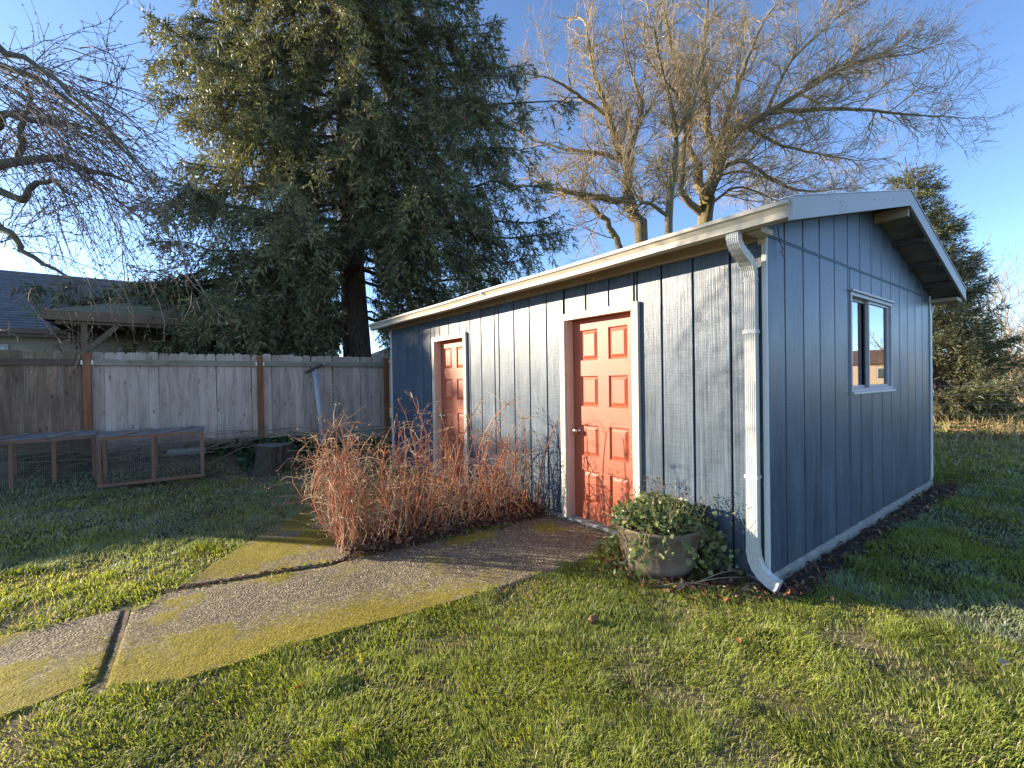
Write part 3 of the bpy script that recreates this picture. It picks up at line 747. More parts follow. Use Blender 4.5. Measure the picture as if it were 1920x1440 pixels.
# doors
def door(d, knob):
    y0, y1 = d; iy0, iy1 = y0 + .088, y1 - .088; cf = -.036
    MB().box(cf, -.001, y0, y0 + .07, .035, CT).build('door_casing', M['cream'], shed, bevel=.004)
    MB().box(cf, -.001, y1 - .07, y1, .035, CT).build('door_casing', M['cream'], shed, bevel=.004)
    MB().box(cf - .002, -.001, y0 + .0705, y1 - .0705, CT - .07, CT - .001).build('door_casing', M['cream'], shed, bevel=.004)
    for a, b in ((y0 + .055, iy0), (iy1, y1 - .055)): MB().box(-.015, .14, a, b, .03, CT - .06).build('door_jamb', M['jamb'], shed, bevel=.002)
    MB().box(-.015, .14, iy0, iy1, 2.062, CT - .06).build('door_jamb', M['jamb'], shed)
    MB().box(-.02, .13, iy0, iy1, .025, .05).build('threshold', M['alu'], shed)
    a, b = iy0 + .003, iy1 - .003; z0, z1 = .054, 2.058; xf = .072
    w = b - a; cols = [(a + .105, a + .105 + .228), (b - .105 - .228, b - .105)]
    rows = [(.215, .535), (.68, .995), (1.18, 1.485), (1.64, 1.945)]
    yl = [a, *cols[0], *cols[1], b]; zl = [z0] + [q for r_ in rows for q in r_] + [z1]
    m = MB()
    for i in range(len(yl) - 1):
        for j in range(len(zl) - 1):
            if i in (1, 3) and j % 2 == 1:
                ya, yb, za, zb = yl[i], yl[i + 1], zl[j], zl[j + 1]; g = .014; dp = .016
                o_ = [(xf, ya, za), (xf, yb, za), (xf, yb, zb), (xf, ya, zb)]; n_ = [(xf + dp, ya + g, za + g), (xf + dp, yb - g, za + g), (xf + dp, yb - g, zb - g), (xf + dp, ya + g, zb - g)]
                m.loft([o_, n_], cap=False)
            else: m.add([(xf, yl[i], zl[j]), (xf, yl[i + 1], zl[j]), (xf, yl[i + 1], zl[j + 1]), (xf, yl[i], zl[j + 1])], [(0, 3, 2, 1)])
    m.loft([[(xf, a, z0), (xf, b, z0), (xf, b, z1), (xf, a, z1)], [(xf + .045, a, z0), (xf + .045, b, z0), (xf + .045, b, z1), (xf + .045, a, z1)]], cap=False)
    m.add([(xf + .0165, a, z0), (xf + .0165, b, z0), (xf + .0165, b, z1), (xf + .0165, a, z1)], [(0, 3, 2, 1)])
    leaf = m.build('door', M['door'], shed)
    for ya, yb in cols:
        for za, zb in rows:
            g = .016; h = .045
            o_ = [(xf + .016, ya + g, za + g), (xf + .016, yb - g, za + g), (xf + .016, yb - g, zb - g), (xf + .016, ya + g, zb - g)]
            n_ = [(xf + .0015, ya + h, za + h), (xf + .0015, yb - h, za + h), (xf + .0015, yb - h, zb - h), (xf + .0015, ya + h, zb - h)]
            MB().loft([o_, n_]).build('door_panel', M['door'], leaf)
    if knob:
        prof = [(.001, -.002), (.033, 0), (.033, .006), (.012, .012), (.011, .032), (.022, .040), (.029, .052), (.026, .064), (.012, .070), (.001, .071)]
        rings = [[(xf - z, iy1 - .065 + r_ * math.cos(t), .93 + r_ * math.sin(t)) for t in np.arange(20) * math.pi / 10] for r_, z in prof]
        MB().loft(rings).build('door_knob', M['chrome'], leaf, smooth=True)
door(D1, True); door(D2, True)

# window in the gable
def window():
    fr = MB(); t = .03
    for x0, x1, z0, z1 in ((WX0, WX0 + t, WZ0, WZ1), (WX1 - t, WX1, WZ0, WZ1), (WX0 + t, WX1 - t, WZ0, WZ0 + .03), (WX0 + t, WX1 - t, WZ1 - .03, WZ1)): fr.box(x0, x1, -.010, .10, z0, z1)
    f = fr.build('window', M['vinyl'], shed)
    MB().box(WX0 - .02, WX1 + .02, -.030, .0, WZ1 + .002, WZ1 + .020).build('window_head', M['vinyl'], f)
    MB().box(WX0 - .015, WX1 + .015, -.034, .0, WZ0 - .022, WZ0 - .001).build('window_sill', M['white'], f, bevel=.003)
    xm = 2.20
    for (x0, x1, yb, nm) in ((WX0 + t + .001, xm + .03, .045, 'sash'), (xm - .035, WX1 - t - .001, .012, 'sash')):
        s = MB(); q = .024 if nm else 0
        zl, zh = WZ0 + .031, WZ1 - .031
        for a, b, c, d in ((x0, x0 + q, zl, zh), (x1 - (.05 if yb < .03 else q), x1, zl, zh), (x0 + q, x1 - q, zl, zl + q), (x0 + q, x1 - q, zh - q, zh)): s.box(a, b, yb, yb + .028, c, d)
        so = s.build(nm, M['vinyl'], f)
        MB().box(x0 + q, x1 - q, yb + .012, yb + .016, zl + q, zh - q).build('pane', M['glass'], f)
window()

# ================================================================== fence: three bays of dog-eared pickets
def picket_mesh(w, top, z0, mat, seed):
    random.seed(seed); e = .020 + .006 * random.random(); t = .009; b = .0015
    poly = [(-w / 2, z0), (w / 2, z0), (w / 2, top - e * 1.3), (w / 2 - e, top), (-w / 2 + e, top), (-w / 2, top - e * 1.3)]
    return MB().loft([[(x, -t, z) for x, z in poly], [(x, t, z) for x, z in poly]]).mesh('picket', mat)
def fence_bay(s0, s1, label, pm, rm, bottom_rail, npk, seed):
    """bay from distance s1 (far left) to s0 along the fence line; local x runs along RV"""
    o = empty('fence_bay', F0 - RV * s0 + np.array([0, 0, .0]), ROTZ, label, 'fence', 'fence bays')
    rs = random.Random(seed); L = s1 - s0
    var = [picket_mesh(L / npk - .003 - .0015 * k, 2.0 + .005 * k, .27, pm, seed + k) for k in range(4)]
    for k in range(npk):
        x = -L + .06 + (k + .5) * (L - .06) / npk
        link('picket', var[rs.randrange(4)], o, (x, .018 + rs.uniform(-.004, .004), rs.uniform(-.012, .012)), (rs.uniform(-.004, .004), rs.uniform(-.006, .006), rs.uniform(-.012, .012)))
    MB().box(-L + .05, -.05, -.038, .005, 1.79, 1.885).build('rail', rm, o, bevel=.003)
    if bottom_rail:
        MB().box(-L + .05, -.05, -.035, .005, .43, .515).build('rail', rm, o, bevel=.003)
        MB().box(-L + .05, -.05, -.012, .006, .16, .425).build('kick_board', rm, o)
    else: MB().box(-L + .05, -.05, -.035, .005, .40, .485).build('rail', rm, o)
    MB().box(-L - .047, -L + .047, -.085, .012, .02, 1.985).build('post', M['post'], o, bevel=.004)
    for x in (-L + .0475, -.0715):
        MB().box(x, x + .024, -.041, -.039, 1.80, 1.87).build('bracket', M['alu'], o)
    return o
fb = fence_bay(.07, 2.52, 'weathered grey picket fence bay beside the shed, behind the leaning pole', M['pgrey'], M['railgrey'], True, 17, 11)
MB().box(-.047, .047, -.085, .012, .02, 1.985).build('post', M['post'], fb, bevel=.004)
fence_bay(2.52, 4.90, 'pale grey picket fence bay between two red-brown posts behind the right wire cage', M['pgrey'], M['railgrey'], False, 17, 23)
fence_bay(4.90, 7.30, 'dark brown stained picket fence bay at the left edge, behind the left wire cage', M['pbrown'], M['railbrown'], False, 17, 37)

# ================================================================== wire cages
def cage(p, q, label, depth=.52, h=.70, ndiv=2, z=.05):
    p = np.array(p[:2]); q = np.array(q[:2]); L = np.linalg.norm(q - p); a = math.atan2(*(q - p)[::-1])
    o = empty('wire_cage', (p[0], p[1], z), a, label, 'cage', 'wire cages on the lawn')
    t = .045
    for y in (0, depth - t):
        for zz in (0, h - t): MB().box(0, L, y, y + t, zz, zz + t).build('rail', M['cagew'], o, bevel=.003)
        for k in range(ndiv + 1):
            x = (L - t) * k / ndiv; MB().box(x, x + t, y - .004, y + t - .004, .002 + t, h - t - .002).build('upright', M['cagev'], o, bevel=.003)
    for x in (0.001, L - t - .001):
        for zz in (.002, h - t - .002): MB().box(x, x + t, t + .001, depth - t - .001, zz, zz + t - .004).build('rail', M['cagew'], o)
    # wire netting: real wires, joined per face
    def net(name, O, U, Vv, nu, nv):
        T = Tubes(); O = np.array(O, float); U = np.array(U, float); Vv = np.array(Vv, float)
        for i in range(nu + 1): T.add([O + U * i / nu, O + U * i / nu + Vv], .0015, 3)
        for j in range(nv + 1): T.add([O + Vv * j / nv, O + Vv * j / nv + U], .0015, 3)
        w = T.build(name, M['wire'], o); w['kind'] = 'stuff'
    nu, nv = int(L / .022), int(h / .022)
    net('netting', (0, -.006, 0), (L, 0, 0), (0, 0, h), nu, nv)
    net('netting', (0, depth + .004, 0), (L, 0, 0), (0, 0, h), nu, nv)
    net('netting', (L + .004, 0, 0), (0, depth, 0), (0, 0, h), int(depth / .022), nv)
    MB().loft([[(-.005, -.010, h + .003), (L + .005, -.010, h + .003), (L + .005, -.010, h + .009), (-.005, -.010, h + .009)], [(-.03, depth + .03, h + .022), (L + .03, depth + .03, h + .022), (L + .03, depth + .03, h + .034), (-.03, depth + .03, h + .034)]]).build('lid', M['felt'], o)
    for k in (.18, .62):
        MB().loft([[(L * k + yy * .3, -.04 + yy * (depth + .05), h + .018 + .02 * yy), (L * k + .06 + yy * .3, -.04 + yy * (depth + .05), h + .018 + .02 * yy), (L * k + .06 + yy * .3, -.04 + yy * (depth + .05), h + .030 + .02 * yy), (L * k + yy * .3, -.04 + yy * (depth + .05), h + .030 + .02 * yy)] for yy in (0, 1)]).build('batten', M['railgrey'], o)
    return o
c2a, c2b = gnd(183, 915, .05), gnd(383, 893, .05)
cage(c2a, c2b, 'cedar framed wire cage ending near the ivy, right one of the two')
c1b = gnd(181, 905, .05); c1a = c1b + (gnd(0, 927, .05) - c1b) * 1.35
cage(c1a, c1b, 'cedar framed wire cage at the left edge of the lawn, in front of brown fence', ndiv=3)
# white pipes lying behind the right cage
pp = empty('white_pipe', at(343, 848, 7.5), 0, 'short white plastic pipe lying behind the right wire cage', 'pipe')
MB().tube([(-.24, 0, 0), (.24, .12, .01)], .055, 14).build('pipe', M['white'], pp); 
MB().tube([(.20, .105, .008), (.27, .135, .011)], .062, 14).build('pipe_collar', M['white'], pp)

# ================================================================== ivy bank, brush, stump, leaning pole
def ivy_leaves(P, size, normal_up=.6, base=((.030, .060, .020), (.085, .125, .042)), rngl=rng):
    N = len(P)
    n = unit(rngl.normal(size=(N, 3)) * .7 + np.array([0, -.55, normal_up]))
    u = unit(np.cross(n, rngl.normal(size=(N, 3)))); w = np.cross(n, u); s = size * rngl.uniform(.6, 1.3, N)[:, None]
    prof = [(-.05, 0, 0), (.10, .42, .03), (.45, .30, .0), (.62, .36, .05), (1.0, 0, -.08), (.62, -.36, .05), (.45, -.30, 0), (.10, -.42, .03)]
    V = np.stack([P + s * (u * a + w * b + n * c) for a, b, c in prof], 1).reshape(-1, 3)
    F = (np.arange(N)[:, None] * 8 + np.arange(8)[None]).astype(np.int32)
    t = rngl.random(N)[:, None]; C = np.array(base[0]) * (1 - t) + np.array(base[1]) * t
    return V, F, np.repeat(C, 8, 0)
def on_fence(s, d): return F0 - RV * s - LV * d
N = 5200
s_ = rng.uniform(.15, 5.6, N); d_ = rng.uniform(.08, 1.05, N)
pos = np.array([on_fence(a, b) for a, b in zip(s_, d_)])
hgt = .30 * np.exp(-((d_ - .45) / .33) ** 2) * (.35 + .9 * fbm(s_ * 2.2, d_ * 2.2, 71)) * sstep(.9, 2.0, s_) + .03
pos[:, 2] = gz(pos[:, 0], pos[:, 1]) + hgt * rng.random(N) ** .45
pos = pos[(d_ < .36) | (s_ < 3.0)]; s_, d_ = s_[(d_ < .36) | (s_ < 3.0)], d_[(d_ < .36) | (s_ < 3.0)]
keep = (fbm(s_ * 2, d_ * 3, 77) + .25 * (s_ > 1.7) > .50) | (s_ > 2.0)
V, F, C = ivy_leaves(pos[keep], .075)
tag(link('ivy_bank', meshdata('ivy_bank', V, [F], M['leaf'], C)), 'dark green ivy covering the low bank along the fence foot', 'ivy', kind='stuff')
T = Tubes()
for k in range(70):
    a = on_fence(rng.uniform(1.9, 5.2), rng.uniform(.15, .6)); a[2] = gz(a[0], a[1]) + rng.uniform(.18, .40)
    dv = unit(RV * rng.choice([-1, 1]) + rng.normal(size=3) * np.array([.25, .25, .08])); L = rng.uniform(.4, 1.3)
    T.add([a + dv * L * t + np.array([0, 0, -.10 * t * t + .03 * math.sin(5 * t + k)]) for t in np.linspace(0, 1, 5)], np.linspace(.007, .003, 5), 4)
o = T.build('brush_pile', M['twig']); tag(o, 'pile of pruned dry sticks lying on the ivy by the fence', 'sticks', kind='stuff')

def stump():
    c = gnd(516, 880, .03); o = empty('tree_stump', c, 0, 'sawn tree stump with flared mossy base beside the ivy', 'stump')
    n = 40; rr = []
    ph = rng.uniform(0, 6, 6)
    for z, rad in ((-.05, .40), (.0, .375), (.05, .34), (.12, .305), (.22, .285), (.32, .28), (.40, .29), (.415, .285)):
        fl = max(0, 1 - z / .25)
        rr.append([((rad + fl * .07 * math.sin(3 * t + ph[0]) + .03 * fl * math.sin(7 * t + ph[1]) + .014 * math.sin(13 * t + ph[2]) + .008 * random.uniform(-1, 1)) * math.cos(t), (rad + fl * .07 * math.sin(3 * t + ph[0]) + .014 * math.sin(13 * t + ph[2])) * math.sin(t) * .95, z + (.012 * math.sin(2 * t + 1) if z > .3 else 0)) for t in np.arange(n) * 2 * math.pi / n])
    MB().loft(rr).build('bark', M['stumpbark'], o)
    top = [[(r_ * math.cos(t), r_ * math.sin(t) * .95, .416 + .012 * math.sin(2 * t + 1) * r_ / .285 + .006 * random.random()) for t in np.arange(n) * 2 * math.pi / n] for r_ in (.272, .2, .12, .05)]
    MB().loft(top).build('cut_face', M['stumptop'], o)
M['stumpbark'] = m_bark('stump_bark', (.035, .027, .02), (.15, .115, .085), (.055, .065, .02), .58, sc=(26, 26, 7), bd=.04)
M['stumptop'] = m_simple('stump_cut_wood', (.17, .145, .12), .9, .35, 9, .5, .008, 50)
stump()
pole = empty('clothesline_pole', at(607, 851, 8.7), 0, 'leaning grey metal clothesline pole with short rusty crossbar by the fence', 'pole')
pb = at(607, 851, 8.7); pt = at(590, 693, 8.75)
MB().tube([np.array([0, 0, -.15]) + (pb - pt) * .02, (pt - pb) * .5 + np.array([.01, 0, 0]), pt - pb], [.050, .047, .045], 14).build('pole_tube', M['galv'], pole, smooth=True)
ca, cb = at(573, 699, 8.45), at(606, 683, 9.05)
MB().tube([ca - pb, cb - pb], .030, 10).build('crossbar', M['rust'], pole)
MB().tube([ca - pb + (cb - ca) * .93, cb - pb + (cb - ca) * .03], .036, 10).build('crossbar_end', M['galv'], pole)

# ================================================================== neighbour's house and patio cover
house = empty('neighbour_house', N0, ROTZ, 'beige neighbour house with grey-blue shingle roof behind the fence', 'house')
HX0, HX1 = -15.5, 5.6
EZ, RZ, EO, RO = 2.87, 4.92, 3.2, 7.05
def course_roof(parent, name, e0, e1, r0, r1, mat, n, th=.03):
    """stepped shingle courses between eave line e0-e1 and ridge line r0-r1"""
    e0, e1, r0, r1 = map(np.array, (e0, e1, r0, r1)); nrm = unit(np.cross(e1 - e0, r0 - e0)); m = MB()
    if nrm[2] < 0: nrm = -nrm
    for k in range(n):
        t0, t1 = k / n, (k + 1.06) / n
        a, b = e0 + (r0 - e0) * t0, e1 + (r1 - e1) * t0; c, d = e1 + (r1 - e1) * min(t1, 1), e0 + (r0 - e0) * min(t1, 1)
        m.loft([[a, a + nrm * th, d + nrm * th * .45, d], [b, b + nrm * th, c + nrm * th * .45, c]])
    return m.build(name, mat, parent)
course_roof(house, 'roof', (HX0, EO, EZ), (HX1, EO, EZ), (HX0 + 3.0, RO, RZ), (HX1 - 2.9, RO, RZ), M['roofblue'], 26)
course_roof(house, 'roof', (HX1, 2 * RO - EO, EZ), (HX0, 2 * RO - EO, EZ), (HX1 - 2.9, RO, RZ), (HX0 + 3.0, RO, RZ), M['roofblue'], 12)
course_roof(house, 'roof', (HX1, EO, EZ), (HX1, 2 * RO - EO, EZ), (HX1 - 2.9, RO, RZ), (HX1 - 2.9, RO + .01, RZ), M['roofblue'], 20)
course_roof(house, 'roof', (HX0, 2 * RO - EO, EZ), (HX0, EO, EZ), (HX0 + 3.0, RO + .01, RZ), (HX0 + 3.0, RO, RZ), M['roofblue'], 12)
MB().box(HX0, HX1, EO - .03, EO - .003, EZ - .17, EZ + .02).build('fascia', M['brown'], house)
MB().box(HX0, HX1, EO - .12, EO - .031, EZ - .10, EZ).build('gutter', M['brown'], house)
MB().box(HX0 + .4, HX1 - .4, EO + .5, 2 * RO - EO - .5, 0, EZ - .16).build('wall', M['beige'], house)
for k in range(8): MB().loft([[(x, EO + .5 - .001, 1.6 + .15 * k), (x, EO + .5 - .012, 1.6 + .15 * k), (x, EO + .5 - .002, 1.6 + .15 * k + .147)] for x in (HX0 + .4, HX1 - .4)]).build('lap_board', M['beige'], house)
MB().box(HX0 + .1, HX1 - .1, EO, EO + .5, EZ - .16, EZ - .15).build('soffit', M['palewood'], house)
def house_window(x0, x1, z0, z1, par=house, y=EO + .5):
    w = MB()
    for a, b, c, d in ((x0 - .08, x0, z0 - .08, z1 + .08), (x1, x1 + .08, z0 - .08, z1 + .08), (x0, x1, z1, z1 + .08), (x0, x1, z0 - .08, z0)): w.box(a, b, y - .05, y - .013, c, d)
    f = w.build('window', M['palewood'], par); MB().box(x0, x1, y - .022, y - .0135, z0, z1).build('pane', M['hglass'], f)
    MB().box((x0 + x1) / 2 - .03, (x0 + x1) / 2 + .03, y - .045, y - .023, z0, z1).build('mullion', M['palewood'], f)
M['hglass'] = m_glass('house_window_glass', 1.6)
house_window(-2.6, -1.25, 1.2, 2.45); house_window(.95, 1.75, 1.2, 2.42); house_window(2.6, 4.3, 1.1, 2.42)

patio = empty('patio_cover', N0, ROTZ, 'brown patio cover with mossy hip roof and braced posts behind the fence', 'patio cover')
PL, PD, PR = 5.25, 3.1, 3.42
course_roof(patio, 'roof', (0, 0, 2.965), (PL, 0, 2.965), (1.1, 1.5, PR), (PL - 1.1, 1.5, PR), M['roofmoss'], 12)
course_roof(patio, 'roof', (PL, 0, 2.965), (PL, PD, 2.965), (PL - 1.1, 1.5, PR), (PL - 1.1, 1.6, PR), M['roofmoss'], 10)
course_roof(patio, 'roof', (0, PD, 2.965), (0, 0, 2.965), (1.1, 1.6, PR), (1.1, 1.5, PR), M['roofmoss'], 10)
course_roof(patio, 'roof', (PL, PD, 2.965), (0, PD, 2.965), (PL - 1.1, 1.6, PR), (1.1, 1.6, PR), M['roofmoss'], 8)
for a in ((0, PL, -.03, -.002), (0, PL, PD, PD + .03)): MB().box(a[0], a[1], a[2], a[3], 2.80, 2.99).build('fascia', M['brown2'], patio)
for a in ((-.03, -.001, -.03, PD), (PL, PL + .03, -.03, PD)): MB().box(*a, 2.80, 2.99).build('fascia', M['brown2'], patio)
MB().box(.15, PL - .15, .06, .16, 2.74, 2.90).build('beam', M['brown2'], patio)
MB().box(.02, PL - .02, .02, PD - .02, 2.90, 2.92).build('ceiling', M['brown2'], patio)
for k in range(9): MB().box(.3 + k * .58, .34 + k * .58, .17, PD - .1, 2.78, 2.899).build('rafter', M['brown2'], patio)
for x in (.52, 2.6, 4.78):
    MB().box(x, x + .10, .06, .16, 0, 2.74).build('post', M['brown2'], patio)
    for sg in (-1, 1):
        if x < 1 and sg < 0 or x > 4.5 and sg > 0: continue
        MB().bar((x + .05 + sg * .05, .11, 2.22), (x + .05 + sg * .52, .11, 2.74), .09, .10).build('brace', M['brown2'], patio)
    MB().bar((x + .05, .16, 2.22), (x + .05, .62, 2.72), .09, .09).build('brace', M['brown2'], patio)

# small far roof seen between spruce trunk and shed
fh = empty('far_house', (-5.9, 27.0, 0), R(20), 'distant house with pale mossy roof between spruce trunk and shed', 'house')
course_roof(fh, 'roof', (-3.2, 0, 2.7), (4, 0, 2.7), (-.4, 2.6, 3.9), (4, 2.6, 3.9), M['roofmoss'], 14)
course_roof(fh, 'roof', (-3.2, 5.2, 2.7), (-3.2, 0, 2.7), (-.4, 2.61, 3.9), (-.4, 2.6, 3.9), M['roofmoss'], 14)
course_roof(fh, 'roof', (4, 5.2, 2.7), (-3.2, 5.2, 2.7), (4, 2.6, 3.9), (-.4, 2.6, 3.9), M['roofmoss'], 8)
MB().box(-2.8, 4, .4, 4.8, 0, 2.68).build('wall', M['beige'], fh); MB().box(-3.2, 4, -.03, -.002, 2.55, 2.72).build('fascia', M['palewood'], fh)
house_window(.3, 1.6, 1.1, 2.2, fh, .4)

# houses reflected in the shed window, right of the yard
def simple_house(loc, rz, label, wallc, roofm, w=9, d=6, hw=2.7, hr=4.3):
    o = empty('neighbour_house', loc, rz, label, 'house')
    MB().box(-w / 2, w / 2, -d / 2, d / 2, 0, hw).build('wall', wallc, o)
    gpz = [(-d / 2, hw), (d / 2, hw), (0, hr - .12)]
    MB().loft([[(-w / 2, y, z) for y, z in gpz], [(w / 2, y, z) for y, z in gpz]]).build('gable', wallc, o)
    for sg in (-1, 1): course_roof(o, 'roof', (-w / 2 - .4, sg * (d / 2 + .4), hw - .12), (w / 2 + .4, sg * (d / 2 + .4), hw - .12), (-w / 2 - .4, 0, hr), (w / 2 + .4, 0, hr), roofm, 12)
    for x in (-w * .28, w * .2): house_window(x - .6, x + .6, 1.0, 2.1, o, -d / 2)
    return o
M['tanwall'] = m_simple('tan_stucco', (.50, .36, .24), .8, .08)
M['roofbrown'] = m_shingle('brown_shingle', (.12, .07, .05), (.19, .12, .09))
simple_house((62, 27.5, 0), R(-64), 'tan house with brown roof mirrored in the shed window', M['tanwall'], M['roofbrown'])
simple_house((66, 40.0, 0), R(-70), 'pale house mirrored low in the left window pane', M['palewood'], M['roofmoss'], 7, 6)

# ================================================================== trees
def needle_twigs(P, A, L, W, col, nt=8):
    """P bases, A unit axes, L lengths, W needle length; returns verts, tris, colours"""
    N = len(P); u = unit(np.cross(A, rdir(N))); w = np.cross(A, u)
    V = np.empty((N, nt + 1, 3, 3), np.float32)
    for k in range(nt):
        th = k * 2.399 + rng.uniform(0, .6, N); t = (k + .4) / nt
        rad = np.cos(th)[:, None] * u + np.sin(th)[:, None] * w; side = np.cross(A, rad)
        b = P + A * (L * t)[:, None]; wl = (W * (1.05 - .45 * t))[:, None]; hw = wl * .21
        V[:, k, 0] = b + side * hw; V[:, k, 1] = b - side * hw; V[:, k, 2] = b + (A * .75 + rad * .75) * wl
    e = P + A * (L * .55)[:, None]; V[:, nt, 0] = e + u * (W * .22)[:, None]; V[:, nt, 1] = e - u * (W * .22)[:, None]; V[:, nt, 2] = P + A * (L * 1.12)[:, None]
    F = np.arange(N * (nt + 1) * 3, dtype=np.int32).reshape(-1, 3)
    C = np.repeat(col, (nt + 1) * 3, 0)
    return V.reshape(-1, 3), F, C

def bough_path(p0, p1, sag, up, K=9):
    p0 = np.array(p0, float); p1 = np.array(p1, float); L = np.linalg.norm(p1 - p0); t = np.linspace(0, 1, K)
    P = p0 + (p1 - p0) * t[:, None]; P[:, 2] += -sag * L * np.sin(math.pi * t ** .9) * .5 + up * L * (t ** 3 - t ** 1.5)
    P[1:-1] += rng.normal(size=(K - 2, 3)) * .02 * L; return P

def conifer(name, label, base, axis, H, rad0, boughs, tw=.19, ndl=.05, cols=((.022, .040, .024), (.065, .085, .036)), space=.085, lb=.85, hang=.55, cones=0, bare=.14, bark=None, step=.075, cat='tree', nt=8, tipup=0.0, cut=None):
    o = empty(name, (base[0], base[1], 0), 0, label, cat); bz = np.array([base[0], base[1], 0.0])
    K = 16; zz = np.linspace(0, 1, K) ** 1.0 * H
    tp = np.array([[axis(z)[0], axis(z)[1], z] for z in zz]) - bz
    n = 18; rr = []
    for k in range(K):
        r_ = rad0 * (1 - zz[k] / H * .93) * (1 + .35 * math.exp(-zz[k] / .5))
        rr.append([tuple(tp[k] + np.array([math.cos(t) * r_ * (1 + .05 * math.sin(5 * t + k)), math.sin(t) * r_, 0])) for t in np.arange(n) * 2 * math.pi / n])
    MB().loft(rr).build('trunk', bark or M['spruce_bark'], o, smooth=True)
    T = Tubes(); PP, AA, LL, CC = [], [], [], []; CP = []
    for (p0, p1, sag, up) in boughs:
        P = bough_path(p0, p1, sag, up); Lb = np.linalg.norm(p1 - np.array(p0))
        T.add(P - bz, np.linspace(.012 * Lb + .012, .006, len(P)), 5)
        seg = np.gradient(P, axis=0); tl = np.linspace(0, 1, len(P))
        nb = max(6, int(Lb / space)); q = np.sort(rng.uniform(bare, 1, nb)); shade = rng.uniform(0, 1)
        c = np.stack([np.interp(q, tl, P[:, i]) for i in range(3)], 1); d = unit(np.stack([np.interp(q, tl, seg[:, i]) for i in range(3)], 1))
        lat = unit(np.cross(d, (0, 0, 1))) * rng.choice([-1, 1], nb)[:, None]
        l1 = lb * (.35 + .65 * np.sin(math.pi * np.minimum(1, .12 + q * .82))) * rng.uniform(.55, 1.15, nb) * np.where(q > .9, .6, 1)
        d1 = unit(lat * rng.uniform(.15, .95, (nb, 1)) + d * rng.uniform(.35, .9, (nb, 1)) + np.stack([0 * q, 0 * q, rng.uniform(-.5, .15, nb)], 1))
        hg = hang * rng.uniform(.35, 1.6, nb); dn = np.array([0, 0, -1.0])
        e1 = c + d1 * (l1 * .5)[:, None] + dn * (hg * l1 * .3)[:, None]; e2 = c + d1 * l1[:, None] + dn * (hg * l1)[:, None]
        for i in range(nb): T.add(np.array([c[i], e1[i], e2[i]]) - bz, (.007, .005, .003), 3)
        m = np.maximum(3, (l1 * (1 + .5 * hg) / step).astype(int)); ix = np.repeat(np.arange(nb), m); s = rng.random(len(ix))
        B = c[ix] + d1[ix] * (l1[ix] * s)[:, None] + dn * (hg[ix] * l1[ix] * s ** 1.7)[:, None]
        dd = unit(d1[ix] * (1 - .5 * s[:, None]) + dn * (hg[ix] * s * 1.3)[:, None])
        sidev = unit(np.cross(dd, rdir(len(ix)))); ax = unit(dd * .8 + sidev * rng.uniform(.3, 1.0, (len(ix), 1)) + np.array([0, 0, tipup]))
        PP.append(B); AA.append(ax); LL.append(rng.uniform(.75, 1.35, len(ix)) * tw)
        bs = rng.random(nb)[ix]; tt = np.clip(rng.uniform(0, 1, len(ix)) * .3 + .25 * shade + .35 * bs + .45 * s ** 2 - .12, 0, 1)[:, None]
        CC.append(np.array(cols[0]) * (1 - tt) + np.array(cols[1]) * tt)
        if cones:
            for i in np.where((q > .4) & (rng.random(nb) < cones))[0]:
                for _ in range(rng.integers(1, 5)): CP.append(e2[i] + rng.normal(size=3) * .07)
        e = unit(P[-1] - P[-2]); PP.append(P[-3:]); AA.append(np.repeat(e[None], 3, 0)); LL.append(np.full(3, tw * 1.5)); CC.append(np.repeat(np.array(cols[1])[None], 3, 0))
    if cut is not None:
        PP, AA, LL, CC = [[np.concatenate(q)] for q in (PP, AA, LL, CC)]; k_ = cut(PP[0]); PP, AA, LL, CC = [[q[0][k_]] for q in (PP, AA, LL, CC)]
    PP = np.concatenate(PP) - bz; AA = np.concatenate(AA); LL = np.concatenate(LL); CC = np.concatenate(CC)
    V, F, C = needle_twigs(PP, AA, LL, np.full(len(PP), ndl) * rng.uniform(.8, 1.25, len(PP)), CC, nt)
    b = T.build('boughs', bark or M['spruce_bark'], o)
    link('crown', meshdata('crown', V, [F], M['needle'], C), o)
    if CP:
        T2 = Tubes()
        for c in CP:
            c = c - bz; T2.add([c, c - np.array([0, 0, .03]), c - np.array([.005, 0, .075]), c - np.array([.006, 0, .11])], [.006, .022, .020, .005], 5)
        k = T2.build('cones', M['cone'], o); k['kind'] = 'stuff'
    return o

